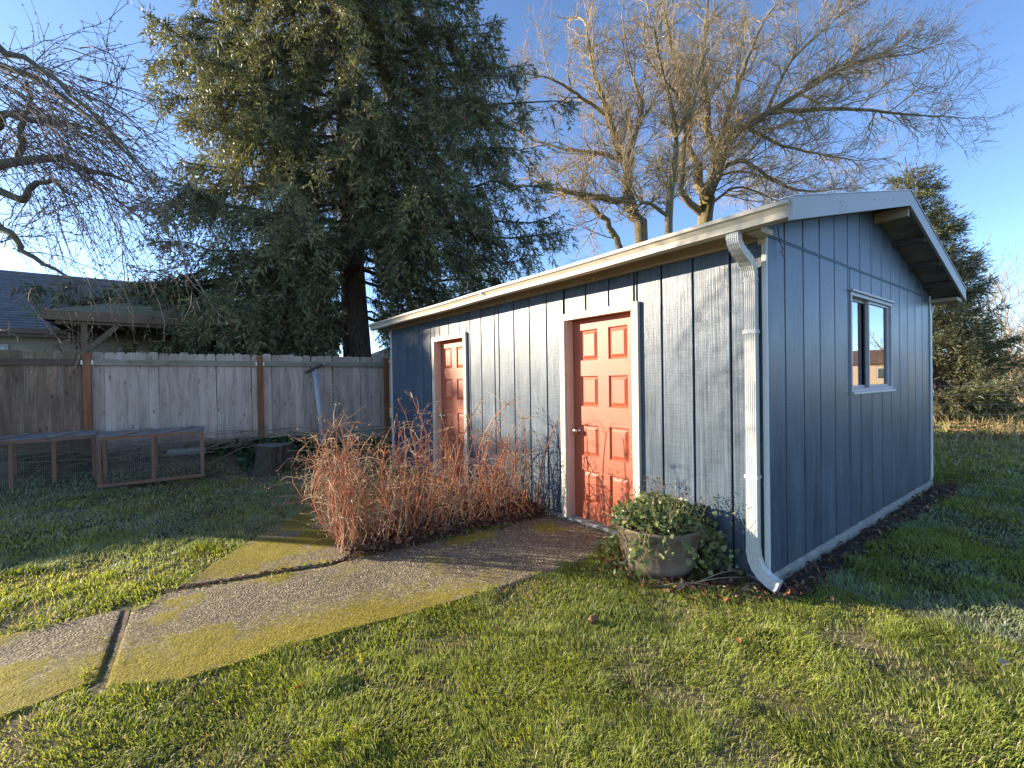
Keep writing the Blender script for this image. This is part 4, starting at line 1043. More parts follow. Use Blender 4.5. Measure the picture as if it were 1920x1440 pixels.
# ---- the big spruce behind the fence
SPX, SPY = -4.55, 13.5
sp_axis = lambda z: (SPX - .035 * (z - 2.36), SPY)
bl = []
tips = [(280, 112, 12.6), (345, 160, 12.2), (350, 210, 12.8), (330, 300, 12.0), (372, 385, 11.6), (380, 330, 12.6), (300, 452, 11.0), (60, 535, 10.4), (130, 528, 10.8), (230, 545, 11.0), (235, 655, 10.9), (300, 650, 10.7), (360, 640, 11.0), (440, 625, 11.2), (480, 600, 11.6), (255, 500, 11.0), (400, 480, 10.6),
        (1068, 192, 13.0), (1000, 120, 13.8), (940, 90, 13.6), (1022, 272, 13.4), (1030, 345, 12.8), (1068, 432, 12.2), (1050, 400, 12.6), (1000, 482, 12.3), (985, 525, 12.6), (930, 540, 12.0), (870, 560, 12.2), (800, 585, 12.8), (760, 570, 13.6), (880, 470, 11.2), (820, 420, 10.6), (780, 490, 11.4), (730, 420, 10.6), (540, 500, 10.4), (520, 450, 10.5), (500, 560, 10.4), (540, 600, 10.9), (300, 575, 9.9), (350, 600, 10.0), (400, 585, 10.1), (440, 610, 10.2), (370, 645, 10.1), (460, 560, 10.3), (320, 640, 10.2), (430, 650, 10.5), (300, 70, 12.8), (340, 30, 12.6), (400, -20, 12.4), (930, 40, 13.2), (965, 140, 13.4), (900, -20, 13.0), (985, 215, 13.2),
        (900, 350, 11.0), (830, 300, 10.8), (780, 360, 10.6), (560, 380, 10.8), (480, 420, 10.9), (430, 250, 11.6), (480, 180, 11.4), (500, 300, 11.0), (860, 200, 11.4), (760, 170, 11.2), (720, 260, 10.9)]
for px, py, Y in tips:
    p1 = at(px, py, Y); Lh = math.hypot(p1[0] - SPX, p1[1] - SPY); z0 = max(2.7, p1[2] + Lh * rng.uniform(.10, .30)); bl.append(((*sp_axis(z0), z0), p1, .10, .10))
g = 0.0
for k in range(106):
    z0 = 2.9 + 14.5 * (k / 106) ** 1.05 + rng.uniform(-.25, .25); g += 2.399
    Lm = 5.3 if z0 < 11.5 else 5.3 - (z0 - 11.5) * .5
    L = Lm * rng.uniform(.55, 1.0); a = g + rng.uniform(-.3, .3)
    toward = math.cos(a - (-math.pi / 2 + .33))       # 1 when it points at the camera
    if toward > .88 and (z0 < 5.4 or 9.8 < z0 < 11.0) or toward > .2 and z0 < 4.6: continue   # leaves the trunk in view as in the photograph
    if math.sin(a) > .3 and z0 < 8: continue
    x, y = sp_axis(z0)
    bl.append(((x, y, z0), np.array([x + L * math.cos(a), y + L * math.sin(a), z0 - L * rng.uniform(.06, .34)]), .10, .10))
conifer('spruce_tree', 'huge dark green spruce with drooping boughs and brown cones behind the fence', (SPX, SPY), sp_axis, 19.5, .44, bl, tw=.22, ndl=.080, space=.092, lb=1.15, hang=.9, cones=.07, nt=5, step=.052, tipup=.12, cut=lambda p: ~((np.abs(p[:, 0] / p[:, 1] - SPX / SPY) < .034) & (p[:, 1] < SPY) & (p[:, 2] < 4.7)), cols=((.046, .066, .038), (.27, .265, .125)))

# ---- conifer beyond the shed's far corner
cx, cy = 13.45, 14.3
ax2 = lambda z: (cx - .115 * z, cy + .02 * z)
bl = []; g = 0
for k in range(180):
    t = (k + .5) / 180; z0 = .35 + 7.4 * t; g += 2.399
    L = (1.95 * (1 - t) ** .75 + .3) * rng.uniform(.75, 1.05); a = g; x, y = ax2(z0)
    bl.append(((x, y, z0), np.array([x + L * math.cos(a), y + L * math.sin(a), z0 + L * rng.uniform(-.15, .45)]), .22, .18))
conifer('conifer_tree', 'dense grey-green conifer standing beyond the far corner of the shed', (cx, cy), ax2, 8.3, .16, bl, tw=.22, ndl=.06, space=.045, lb=.58, nt=4, tipup=.2, hang=.25, bare=.3, cols=((.06, .075, .042), (.20, .20, .095)), step=.06)
# ---- evergreen left of the picture whose shade falls on the shed
ep = 28 * SUN_H + 9.0 * np.array([.223, .975]); ax3 = lambda z: (ep[0], ep[1]); bl = []; g = 0
for k in range(120):
    t = (k + .5) / 120; z0 = 4.0 + 7.2 * t; g += 2.399; L = (11.6 - z0) * .86 * rng.uniform(.7, 1.0)
    bl.append(((ep[0], ep[1], z0), np.array([ep[0] + L * math.cos(g), ep[1] + L * math.sin(g), z0 - .1 * L]), .1, .1))
conifer('evergreen_tree', 'wide evergreen behind the neighbour house, out of view left, shading the shed', (ep[0], ep[1]), ax3, 11.8, .3, bl, tw=.6, ndl=.30, space=.17, lb=1.4, step=.18, hang=.3, nt=6)
# ---- small bright cypress between patio and spruce trunk
bl = []; g = 0; q = at(606, 668, 15.0); axc = lambda z: (q[0], q[1])
for k in range(70):
    t = k / 70; z0 = .3 + 2.6 * t; g += 2.399; L = .42 * (1 - t) ** .7 + .05
    bl.append(((q[0], q[1], z0), np.array([q[0] + L * math.cos(g), q[1] + L * math.sin(g), z0 + L * .9]), .05, .1))
conifer('cypress_shrub', 'small bright yellow-green cypress left of the spruce trunk above the fence', (q[0], q[1]), axc, 3.0, .05, bl, tw=.14, ndl=.05, space=.06, lb=.14, hang=0, bare=.2, cols=((.07, .12, .015), (.20, .25, .03)), cat='shrub', nt=6)
bx = at(628, 646, 12.9); bo = empty('nest_box', bx, .3, 'small brown wooden nest box hanging beside the spruce trunk', 'nest box')
MB().box(-.10, .10, -.10, .10, -.16, .16).build('body', M['post'], bo, bevel=.006); MB().loft([[(-.13, -.15, .165), (.13, -.15, .165), (.13, -.15, .185), (-.13, -.15, .185)], [(-.13, .12, .21), (.13, .12, .21), (.13, .12, .23), (-.13, .12, .23)]]).build('lid', M['brown'], bo)
MB().tube([(0, -.1005, .04), (0, -.103, .04)], .022, 12).build('entrance', M['dark'], bo); MB().box(-.02, .02, .10, .62, .0, .05).build('bracket', M['brown'], bo)

# ---- bare deciduous trees
def grow_all(T, P, Dv, L, r, lv, maxlv, nch, bend=.17, up=.06, ratio=.5):
    """grows every branch of one level together, then their children"""
    while len(P):
        N = len(P); K = 6 if lv <= 1 else 4
        pts = [P]; dd = Dv
        for k in range(K - 1):
            dd = unit(dd + rng.normal(size=(N, 3)) * bend + np.array([0, 0, up])); pts.append(pts[-1] + dd * (L / (K - 1))[:, None])
        pts = np.stack(pts, 1); rad = r[:, None] * np.linspace(1, .4, K)[None]; rad = np.maximum(rad, .0058); ns = 5 if lv <= 1 else 3
        for i in range(N): T.add(pts[i], rad[i], ns)
        if lv >= maxlv: return
        n = nch[min(lv, len(nch) - 1)]; ix = np.repeat(np.arange(N), n); q = rng.uniform(.12, 1, len(ix)) * (K - 1); k = np.minimum(q.astype(int), K - 2); f = (q - k)[:, None]
        a, b = pts[ix, k], pts[ix, k + 1]; t = unit(b - a); s = unit(np.cross(t, rdir(len(ix)))); ang = rng.uniform(.45, 1.0, (len(ix), 1))
        P, Dv, L, r = a * (1 - f) + b * f, unit(t * np.cos(ang) + s * np.sin(ang)), L[ix] * rng.uniform(ratio * .7, ratio * 1.25, len(ix)), r[ix] * .5
        lv += 1
def grow(T, p, d, L, r, lv, maxlv, nch, bend=.18, up=.12, ratio=.5):
    T.seeds = getattr(T, 'seeds', []); T.seeds.append((p, d, L, r))
    T.args = (lv, maxlv, nch, bend, up, ratio)
def grown(T):
    S = T.seeds; grow_all(T, np.array([s[0] for s in S], float), np.array([s[1] for s in S], float), np.array([s[2] for s in S], float), np.array([s[3] for s in S], float), *T.args); return T
def bare_tree(name, label, limbs, dens=.36, L1=2.2, r_tw=.016, maxlv=3, nch=(0, 7, 6), bark=None, twig=None, up=.05, cat='tree', Kres=12, zj=.0, depth_j=1.2):
    """limbs: lists of (point, radius); the first limb is the trunk"""
    root = np.array(limbs[0][0][0]); o = empty(name, (root[0], root[1], 0), 0, label, cat); bz = np.array([root[0], root[1], 0])
    T = Tubes(); W = Tubes()
    for li, limb in enumerate(limbs):
        P = np.array([a for a, b in limb], float); Rr = np.array([b for a, b in limb], float)
        t = np.linspace(0, len(P) - 1, Kres); ii = np.arange(len(P))
        def cub(col):                                    # smooth through the given points
            m = np.gradient(col); k = np.clip(t.astype(int), 0, len(P) - 2); f = t - k
            return (2 * f ** 3 - 3 * f ** 2 + 1) * col[k] + (f ** 3 - 2 * f ** 2 + f) * m[k] + (-2 * f ** 3 + 3 * f ** 2) * col[k + 1] + (f ** 3 - f ** 2) * m[k + 1]
        Q = np.stack([cub(P[:, i]) for i in range(3)], 1); rad = np.interp(t, ii, Rr) * (1.03 if maxlv > 2 else 1)
        Q[1:-1] += rng.normal(size=(Kres - 2, 3)) * rad[1:-1, None] * .35
        T.add(Q - bz, rad, 10)
        Lt = np.linalg.norm(np.diff(Q, axis=0), axis=1).sum(); tl = np.linspace(0, 1, Kres); tg = np.gradient(Q, axis=0)
        for q in np.sort(rng.uniform(.2 if li == 0 else .12, 1, max(2, int(Lt / dens)))):
            c = np.array([np.interp(q, tl, Q[:, i]) for i in range(3)]); rr = np.interp(q, tl, rad)
            if c[2] < 2.4 and li == 0 and maxlv > 2: continue
            d = unit(np.array([np.interp(q, tl, tg[:, i]) for i in range(3)])); s = unit(np.cross(d, rdir(1)[0])); a = rng.uniform(.6, 1.15)
            grow(W, c - bz, unit(d * math.cos(a) + s * math.sin(a)), L1 * rng.uniform(.55, 1.2) * (1.15 - .45 * q), min(rr * .45, r_tw * 1.6) + .004, 1, maxlv, nch, .17, up)
        e = unit(Q[-1] - Q[-2]); grow(W, Q[-1] - bz, e, L1 * .8, rad[-1], 1, maxlv, nch, .15, up)
    T.build('trunk', bark or M['maple_bark'], o); grown(W).build('crown', twig or M['twig'], o); return o
def pxl(lst, Y, dj=0): return [(at(a, b, Y + dj * k), c) for k, (a, b, c) in enumerate(lst)]
Yb = 21.0
base = lambda px: ((at(px, 400, Yb)[0] + .15, Yb, 0.0), .40)
bare_tree('bare_tree', 'tall leafless mossy tree with wide spreading crown rising behind the shed roof', [
    [base(1322)] + pxl([(1322, 420, .36), (1326, 370, .33), (1342, 318, .27), (1358, 268, .2), (1400, 235, .15), (1470, 195, .11), (1540, 150, .08), (1620, 112, .05)], Yb, -.25),
    pxl([(1326, 372, .26), (1305, 320, .20), (1290, 250, .16), (1285, 170, .13), (1262, 110, .10), (1250, 50, .08), (1235, -30, .05)], Yb, .2),
    pxl([(1346, 310, .2), (1328, 250, .15), (1326, 190, .12), (1318, 130, .09), (1322, 60, .07), (1330, -20, .05)], Yb, -.1),
    pxl([(1346, 300, .18), (1362, 230, .14), (1382, 165, .11), (1402, 110, .08), (1432, 40, .06)], Yb, .35),
    pxl([(1320, 405, .18), (1290, 376, .15), (1276, 345, .13), (1284, 260, .10), (1280, 200, .07), (1255, 160, .05)], Yb, -.35),
    pxl([(1342, 318, .11), (1398, 302, .09), (1432, 325, .07), (1480, 352, .05), (1530, 360, .03)], Yb, -.4),
    pxl([(1440, 212, .10), (1530, 205, .08), (1620, 205, .06), (1700, 215, .04), (1770, 218, .02)], Yb - 1.2, -.2),
    pxl([(1480, 190, .08), (1560, 130, .06), (1640, 110, .04), (1720, 100, .02)], Yb - 1.0, .3),
    pxl([(1400, 235, .09), (1460, 270, .06), (1540, 290, .04), (1600, 300, .025)], Yb - .8, .4),
    pxl([(1430, 225, .08), (1480, 120, .06), (1540, 60, .04), (1600, 10, .03)], Yb, .4),
    pxl([(1332, 385, .06), (1375, 352, .05), (1425, 362, .035), (1470, 388, .02)], Yb, -.4), pxl([(1340, 330, .06), (1400, 322, .045), (1460, 345, .03), (1520, 375, .02)], Yb, .5)],
    dens=.29, L1=2.5, nch=(0, 8, 6))
base2 = lambda px: ((at(px, 400, 19.0)[0] + .1, 19.0, 0.0), .28)
bare_tree('bare_tree', 'leafless mossy tree between the spruce and the slender trunk, leaning left', [
    [base2(1200)] + pxl([(1196, 445, .26), (1184, 400, .24), (1178, 330, .20), (1152, 262, .16), (1128, 195, .12), (1112, 130, .08), (1100, 50, .05)], 19, .1),
    pxl([(1180, 372, .14), (1135, 372, .12), (1090, 368, .10), (1045, 355, .06), (1010, 350, .03)], 19, -.3),
    pxl([(1165, 470, .13), (1145, 430, .12), (1118, 395, .10), (1088, 368, .08)], 18.8, 0),
    pxl([(1165, 300, .10), (1110, 285, .08), (1050, 278, .05), (1000, 262, .03)], 19, .4),
    pxl([(1178, 325, .12), (1188, 262, .10), (1204, 200, .07), (1185, 140, .05), (1170, 60, .03)], 19, .3),
    pxl([(1135, 215, .08), (1085, 180, .06), (1040, 150, .04), (1000, 140, .02)], 19, -.3)],
    dens=.27, L1=2.1, nch=(0, 7, 6))
base3 = lambda px: ((at(px, 400, 18.0)[0] + .1, 18.0, 0.0), .16)
bare_tree('bare_tree', 'slender leafless trunk between the two larger bare trees', [
    [base3(1256)] + pxl([(1251, 430, .15), (1258, 362, .13), (1267, 300, .11), (1264, 222, .09), (1242, 140, .06), (1226, 50, .04)], 18, .1),
    pxl([(1252, 405, .08), (1222, 385, .07), (1196, 372, .05), (1180, 340, .03)], 18, -.2),
    pxl([(1266, 260, .06), (1300, 200, .05), (1310, 140, .03), (1330, 80, .02)], 18, .3)],
    dens=.28, L1=1.7, nch=(0, 6, 6))
# shrubs and trees in the field on the right
def thicket(name, label, c, n, h, spread, seed, lean=0, twig=None, nch=(0, 6, 6), r=.03):
    o = empty(name, (c[0], c[1], 0), 0, label, 'shrub'); W = Tubes()
    for k in range(n):
        a = rng.uniform(0, 6.28); b = rng.uniform(0, spread) ; p = (b * math.cos(a), b * math.sin(a), 0)
        grow(W, p, unit(np.array([math.cos(a) * .35 + lean, math.sin(a) * .35, 1.0])), h * rng.uniform(.6, 1.05), r, 1, 3, nch, .16, .06, ratio=.42)
    grown(W).build('branches', twig or M['twig'], o); return o
p = gnd(1900, 752); thicket('bare_shrub', 'tall tangled leafless shrub at the right edge beyond the conifer', (at(1925, 700, 22)[0], 22.0), 34, 6.0, 2.0, 3, -.12, nch=(0, 9, 7))
thicket('bare_shrub', 'lower brown leafless shrub just right of the conifer', (at(1872, 700, 30)[0], 30.0), 22, 4.6, 2.2, 4)
thicket('bare_shrub', 'distant dark bare hedge shrub under the tangled shrub at right', (at(1895, 700, 44)[0], 44.0), 26, 4.2, 4.5, 5)
tr = (48.0, 25.5); bare_tree('bare_tree', 'leafless tree mirrored in the shed window beside the tan house', [[((tr[0], tr[1], 0), .2), ((tr[0], tr[1], 1.5), .17), ((tr[0] + .3, tr[1], 3.2), .1), ((tr[0] + .2, tr[1] + .4, 5.2), .05)], [((tr[0], tr[1], 1.5), .12), ((tr[0] - .8, tr[1] + .6, 3.0), .08), ((tr[0] - 1.4, tr[1] + 1.0, 4.6), .04)], [((tr[0], tr[1], 1.7), .12), ((tr[0] + .8, tr[1] - .9, 3.2), .08), ((tr[0] + 1.5, tr[1] - 1.6, 4.6), .04)]], dens=.3, L1=1.6, nch=(0, 5, 5))
# dark belt of trees along the horizon
P = []
for k in range(9000):
    x = rng.uniform(-260, 300); y = 150 + 40 * rng.random() + 20 * math.sin(x * .02); h = 5 + 5 * vnoise(np.array([x * .06]), np.array([3.]), 9)[0]
    P.append((x, y, h * rng.random() ** .6))
P = np.array(P); U = rdir(len(P)) * rng.uniform(1.2, 2.6, len(P))[:, None]; Wv = unit(np.cross(U, rdir(len(P)))) * .9
tcol = np.array([(.06, .055, .04)]) * rng.uniform(.6, 1.5, (len(P), 1)); V, F, C = cards(P, U, Wv, tcol)
tag(link('far_woods', meshdata('far_woods', V, [F], M['litter'], C)), 'brown winter tree line along the horizon', 'woods', kind='stuff')

# ---- cherry branches reaching in from the left
CH = np.array([-4.35, 1.1, 0])
def cpx(l, Y, dj=0): return [(at(a, b, Y + dj * k), c) for k, (a, b, c) in enumerate(l)]
def cherry():
    o = empty('cherry_tree', CH, 0, 'bare cherry tree with mossy limbs and weeping twigs hanging in from the left', 'tree')
    T = Tubes(); W = Tubes()
    limbs = [[((CH[0], CH[1], 0), .13), ((CH[0], CH[1], 1.0), .115), ((CH[0] - .1, CH[1] + .3, 2.0), .10), ((CH[0] - .4, CH[1] + 1.5, 2.8), .08), (at(-40, 330, 4.2), .06), (at(30, 302, 4.0), .045), (at(110, 300, 3.9), .036), (at(180, 322, 3.8), .022), (at(250, 345, 3.7), .010)],
             [(at(-30, 240, 4.2), .05), (at(10, 222, 4.1), .035), (at(70, 222, 4.0), .026), (at(170, 240, 3.9), .012)],
             cpx([(36, 305, .032), (40, 262, .028), (35, 235, .026), (58, 200, .020), (50, 150, .012)], 4.0, -.05),
             cpx([(-60, 350, .05), (0, 358, .036), (38, 380, .032), (66, 342, .026), (105, 335, .018), (130, 365, .010)], 3.9, -.04),
             cpx([(-60, 400, .05), (0, 420, .034), (32, 452, .028), (60, 480, .022), (110, 512, .014), (160, 530, .007)], 3.9, -.04),
             cpx([(-80, 100, .05), (0, 118, .03), (90, 160, .024), (180, 230, .018), (250, 300, .010)], 3.8, -.05),
             cpx([(-60, 60, .04), (60, 110, .022), (150, 190, .016), (230, 270, .012), (300, 360, .006)], 3.4, .05),
             [((CH[0] - .1, CH[1] + .3, 2.0), .09), (at(-90, 250, 4.3), .07), (at(-80, 120, 4.1), .05), (at(-60, 40, 3.9), .04), (at(-20, -40, 3.8), .03)],
             [((CH[0] - .05, CH[1] + .15, 1.8), .08), (at(-110, 380, 4.2), .06), (at(-60, 390, 4.0), .05)]]
    for limb in limbs:
        P = np.array([a for a, b in limb], float); Rr = np.array([b for a, b in limb]); t = np.linspace(0, len(P) - 1, 14)
        Q = np.stack([np.interp(t, np.arange(len(P)), P[:, i]) for i in range(3)], 1); Q[1:-1] = (Q[:-2] + 2 * Q[1:-1] + Q[2:]) / 4
        rad = np.interp(t, np.arange(len(P)), Rr); Q[1:-1] += rng.normal(size=(12, 3)) * rad[1:-1, None] * .5; T.add(Q - CH, rad * .85, 8)
    def twig(p0, c, p1, r0, spurs=5):
        t = np.linspace(0, 1, 12)[:, None]; Q = (1 - t) ** 2 * p0 + 2 * t * (1 - t) * c + t * t * p1
        Q[1:-1] += np.cumsum(rng.normal(size=(10, 3)) * .012, 0); W.add(Q - CH, np.linspace(r0, .0016, 12), 4)
        for _ in range(spurs):
            k = rng.integers(2, 11); d = unit(Q[k] - Q[k - 1]); s = unit(np.cross(d, rdir(1)[0])); a = unit(d * .6 + s * .8)
            if rng.random() < .45:
                L = rng.uniform(.10, .45); e = Q[k] + a * L + np.array([0, 0, -.25 * L * rng.random()]); m = (Q[k] + e) / 2 + rng.normal(size=3) * .02
                W.add(np.array([Q[k], m, e]) - CH, [.0026, .0021, .0013], 4)
                for b in (m, e): W.add(np.array([b, b + rdir(1)[0] * .012, b + rdir(1)[0] * .02]) - CH, [.003, .0038, .001], 4)
            else: W.add(np.array([Q[k], Q[k] + a * .012, Q[k] + a * .03]) - CH, [.0028, .004, .001], 4)
    for k in range(175):                                   # the weeping fan
        f = rng.random(); sx, sy = rng.uniform(-60, 170), 0; sy = 95 + 210 * rng.random() + sx * .25
        Y0 = rng.uniform(3.3, 4.6); ex = sx + rng.uniform(110, 300) * (.6 + .5 * f); ey = sy + rng.uniform(110, 360) * (.5 + .7 * rng.random())
        ex = min(ex, 425); ey = min(ey, 640); Y1 = Y0 + rng.uniform(-.5, .5)
        mx, my = sx + (ex - sx) * rng.uniform(.45, .75), sy + (ey - sy) * rng.uniform(.18, .42)
        twig(at(sx, sy, Y0), at(mx, my, (Y0 + Y1) / 2), at(ex, ey, Y1), rng.uniform(.0035, .0065), 6)
    for k in range(60):                                    # crossing twigs at the far left
        sx, sy = rng.uniform(-60, 60), rng.uniform(90, 480); Y0 = rng.uniform(3.5, 4.6)
        ex, ey = sx + rng.uniform(60, 220), sy + rng.uniform(-150, 130); twig(at(sx, sy, Y0), at((sx + ex) / 2, (sy + ey) / 2 - rng.uniform(0, 50), Y0), at(ex, ey, Y0 + rng.uniform(-.3, .3)), rng.uniform(.003, .0055), 6)
    for a, b, c in (((180, 235), (215, 180), (185, 80)), ((150, 180), (250, 150), (240, 95)), ((200, 215), (240, 120), (150, 40)), ((120, 90), (220, 120), (290, 148)), ((190, 250), (300, 190), (385, 205)), ((230, 265), (310, 240), (380, 212)), ((195, 232), (200, 180), (232, 100)), ((230, 240), (240, 200), (205, 170)), ((150, 90), (230, 85), (265, 145)),
                    ((110, 520), (90, 590), (130, 640)), ((230, 470), (215, 560), (206, 600)), ((320, 420), (330, 520), (410, 610)), ((0, 622), (20, 630), (42, 646)), ((60, 540), (80, 620), (128, 638)), ((165, 520), (160, 570), (163, 645)), ((350, 480), (350, 520), (350, 600))):
        Y0 = rng.uniform(3.2, 4.2); twig(at(*a, Y0), at(*b, Y0 - .1), at(*c, Y0 - .1), .0055, 8)
    T.build('trunk', M['cherry_bark'], o); W.build('twigs', M['cherry_twig'], o)
cherry()

# ================================================================== dead canes and leaf litter in the bed
def in_poly_pts(poly, n):
    p = np.array(poly); out = []
    while len(out) < n:
        c = np.stack([rng.uniform(p[:, 0].min(), p[:, 0].max(), n * 3), rng.uniform(p[:, 1].min(), p[:, 1].max(), n * 3)], 1)
        out += list(c[inpoly(c[:, 0], c[:, 1], poly)])
    return np.array(out[:n])
BC = np.array([-1.40, 3.72]); BE = np.array([.40, 4.86]); BD = (BE - BC) / np.linalg.norm(BE - BC); BN = np.array([-BD[1], BD[0]])
def bed_pts(n, pw=1.5, back=1.15):
    u = rng.random(n) ** pw; w = rng.random(n); x = BC + BD * (u * 2.1)[:, None] + BN * (w * back * (1 - .45 * u) + .03)[:, None]; return x, u, w
canes = empty('cane_thicket', (*(BC + BD * .8), 0), 0, 'tangle of dead red-brown raspberry canes in the bed before the blue wall', 'canes')
co = np.array([*(BC + BD * .8), 0.0]); Tf = Tubes(); heads = []
CR = np.array([[.44, .125, .045], [.34, .09, .038], [.46, .20, .09], [.46, .33, .20], [.28, .16, .095]])
def cane(b, h, lean, r, col, par=None, twigs=3, dead=.35):
    t = np.linspace(0, 1, 8)[:, None]; bend = rng.normal(size=3) * np.array([.10, .10, 0]) * h
    Q = np.array([b[0], b[1], .04]) + np.array([lean[0], lean[1], 0]) * h * t ** 1.4 + np.array([0, 0, 1.0]) * h * (t - .12 * t ** 3) + bend * np.sin(t * 3.1); Q[1:] += np.cumsum(rng.normal(size=(7, 3)) * .006, 0)
    Tq = Tubes() if par is not None else Tf
    Tq.add(Q - co, np.linspace(r, r * .4, 8), 5 if r > .005 else 3, col)
    for _ in range(twigs):
        k = rng.integers(2, 8); a = unit(np.array([*rng.normal(size=2), rng.uniform(-.2, .9)])); L = rng.uniform(.08, .34); e = Q[k] + a * L; e[2] -= L * .25 * rng.random()
        Tf.add(np.array([Q[k], (Q[k] + e) / 2 + rng.normal(size=3) * .02 + np.array([0, 0, .03]), e]) - co, [.0024, .002, .0012], 3, CR[rng.choice([2, 3, 3, 4])])
        if rng.random() < dead: heads.append(e)
    if par is not None: Tq.build('cane', M['cane'], par, True)
    return Q[-1]
x, u, w = bed_pts(84, 1.6)
for k in range(84):                                         # thick canes, one mesh each
    h = rng.uniform(.7, 1.32) * (1 - .15 * u[k]); ln = BN * rng.normal() * .12 - BD * (.20 * (1 - u[k]) - .10 + .12 * rng.normal()); 
    tip = cane(x[k], h, ln, rng.uniform(.0055, .0085), CR[rng.integers(0, 3)], canes, 6); heads.append(tip)
for bx_, h, ln in (((655, 1048), 1.30, (-.20, .06)), ((660, 1045), 1.24, (-.10, .1)), ((665, 1040), 1.05, (-.26, 0)), ((760, 1015), 1.45, (.05, .05)), ((775, 1000), 1.40, (-.12, .05)), ((845, 990), 1.38, (.22, 0)), ((930, 985), 1.30, (.10, .02)), ((995, 975), 1.30, (-.18, .02)), ((1010, 968), 1.18, (.22, -.05)), ((985, 965), 1.15, (.02, 0))):
    b = gnd(*bx_); heads.append(cane(b, h, np.array(ln), .0085, CR[rng.integers(0, 3)], canes, 9))
x, u, w = bed_pts(240, 2.1)
for k in range(240): cane(x[k], (.3 + .75 * rng.random() ** 1.4) * (1 - .3 * u[k]), BN * rng.normal() * .22 - BD * (.14 * (1 - u[k]) - .08 + .16 * rng.normal()), rng.uniform(.0028, .0048), CR[rng.choice([0, 1, 2, 3, 3, 4])], None, 4)
x, u, w = bed_pts(260, 1.6)
for k in range(260):                                        # thin broken stalks near the ground
    cane(x[k], rng.uniform(.12, .5), rng.normal(size=2) * .5, .0022, CR[rng.choice([2, 3, 3, 4])], None, 1, 0)
o = Tf.build('stalks', M['cane'], canes, True); o['kind'] = 'stuff'
H = np.array(heads); P = np.repeat(H, 7, 0) + rng.normal(size=(len(H) * 7, 3)) * .016 - co
U = rdir(len(P)) * rng.uniform(.010, .024, len(P))[:, None]; Wv = unit(np.cross(U, rdir(len(P)))) * .006
V, F, C = cards(P, U, Wv, np.array([(.30, .21, .12)]) * rng.uniform(.6, 1.3, (len(P), 1)))
o = link('seed_heads', meshdata('seed_heads', V, [F], M['litter'], C), canes); o['kind'] = 'stuff'

def litter(P, size, pal, flat=.55):
    """curled dead leaves: two bent quads each"""
    N = len(P); n = unit(rng.normal(size=(N, 3)) * flat + np.array([0, 0, 1.0])); u = unit(np.cross(n, rng.normal(size=(N, 3)))); w = np.cross(n, u)
    s = size * rng.uniform(.55, 1.35, N)[:, None]; cu = rng.uniform(.05, .45, N)[:, None]
    prof = [(-.5, 0, .15), (-.15, .28, .5), (.2, .22, .4), (.55, 0, .3), (.2, -.22, .5), (-.15, -.28, .4), (0, 0, 0)]
    V = np.stack([P + s * (u * a + w * b + n * c * cu) for a, b, c in prof], 1).reshape(-1, 3)
    b = np.arange(N)[:, None] * 7; F = np.concatenate([b + np.array([[0, 6, 1]]), b + np.array([[1, 6, 2]]), b + np.array([[2, 6, 3]]), b + np.array([[3, 6, 4]]), b + np.array([[4, 6, 5]]), b + np.array([[5, 6, 0]])])
    C = np.array(pal)[rng.integers(0, len(pal), N)] * rng.uniform(.6, 1.35, (N, 1)); return V, F, np.repeat(C, 7, 0)
PAL = [(.19, .065, .028), (.13, .055, .032), (.24, .135, .075), (.10, .055, .038), (.30, .20, .13)]
def put_litter(name, label, xy, zoff, size, pal=PAL, flat=.55, zr=.03):
    P = np.column_stack([xy, gz(xy[:, 0], xy[:, 1]) + zoff + rng.random(len(xy)) * zr]); V, F, C = litter(P, size, pal, flat)
    return tag(link(name, meshdata(name, V, [F], M['litter'], C)), label, 'leaves', kind='stuff')
x = in_poly_pts(BED, 2600); put_litter('leaf_litter', 'brown fallen leaves heaped under the dead canes', x, .05, .055, flat=.9, zr=.05)
t = rng.random(500); xy = BC + BD * (t * 2.1)[:, None] + BN * (rng.normal(size=500) * .045)[:, None]
t2 = rng.random(160)[:, None]; xy2 = np.array([-2.44, 3.2]) * (1 - t2) + np.array([-1.38, 3.72]) * t2 + rng.normal(size=(160, 2)) * .014
put_litter('leaf_litter', 'crumbled leaves along the bed edge and slab joint', np.concatenate([xy, xy2]), .012, .026, zr=.012)
x = in_poly_pts(MULCH, 420); t = rng.normal(size=(330, 2)) * np.array([.22, .10]); c = np.array([1.42, 3.13]) + t
c2 = np.array([.80, 3.52]) + rng.normal(size=(150, 2)) * np.array([.07, .13])
xy = np.concatenate([x, c, c2]); xy = xy[~inpoly(xy[:, 0], xy[:, 1], SHED)]
put_litter('leaf_litter', 'dead leaves at the foot of the gable wall, planter and downspout', xy, .018, .045, zr=.03)

# ================================================================== planter
PC = np.array([1.09, 3.47, 0.0])
pl = empty('half_barrel_planter', PC, 0, 'weathered grey-brown half barrel planter overflowing with plants by the red door', 'planter')
prof = [(.205, .005), (.232, .0), (.248, .05), (.2515, .052), (.2575, .085), (.2545, .09), (.276, .16), (.290, .24), (.300, .29), (.309, .296), (.314, .335), (.318, .340), (.320, .358), (.306, .362), (.298, .352), (.292, .30)]
n = 96; rr = []
for k, (r_, z) in enumerate(prof):
    rr.append([((r_ - (.0035 if i % 6 == 0 and k not in (10, 11, 12) else 0)) * math.cos(a), (r_ - (.0035 if i % 6 == 0 and k not in (10, 11, 12) else 0)) * math.sin(a), z) for i, a in enumerate(np.arange(n) * 2 * math.pi / n)])
MB().loft(rr, cap=False).build('tub', M['tub'], pl, smooth=True)
MB().lathe([(.001, .322), (.15, .335), (.296, .31)], 24).build('soil', M['soil'], pl, smooth=True)
GB = ((.07, .105, .030), (.24, .26, .10))
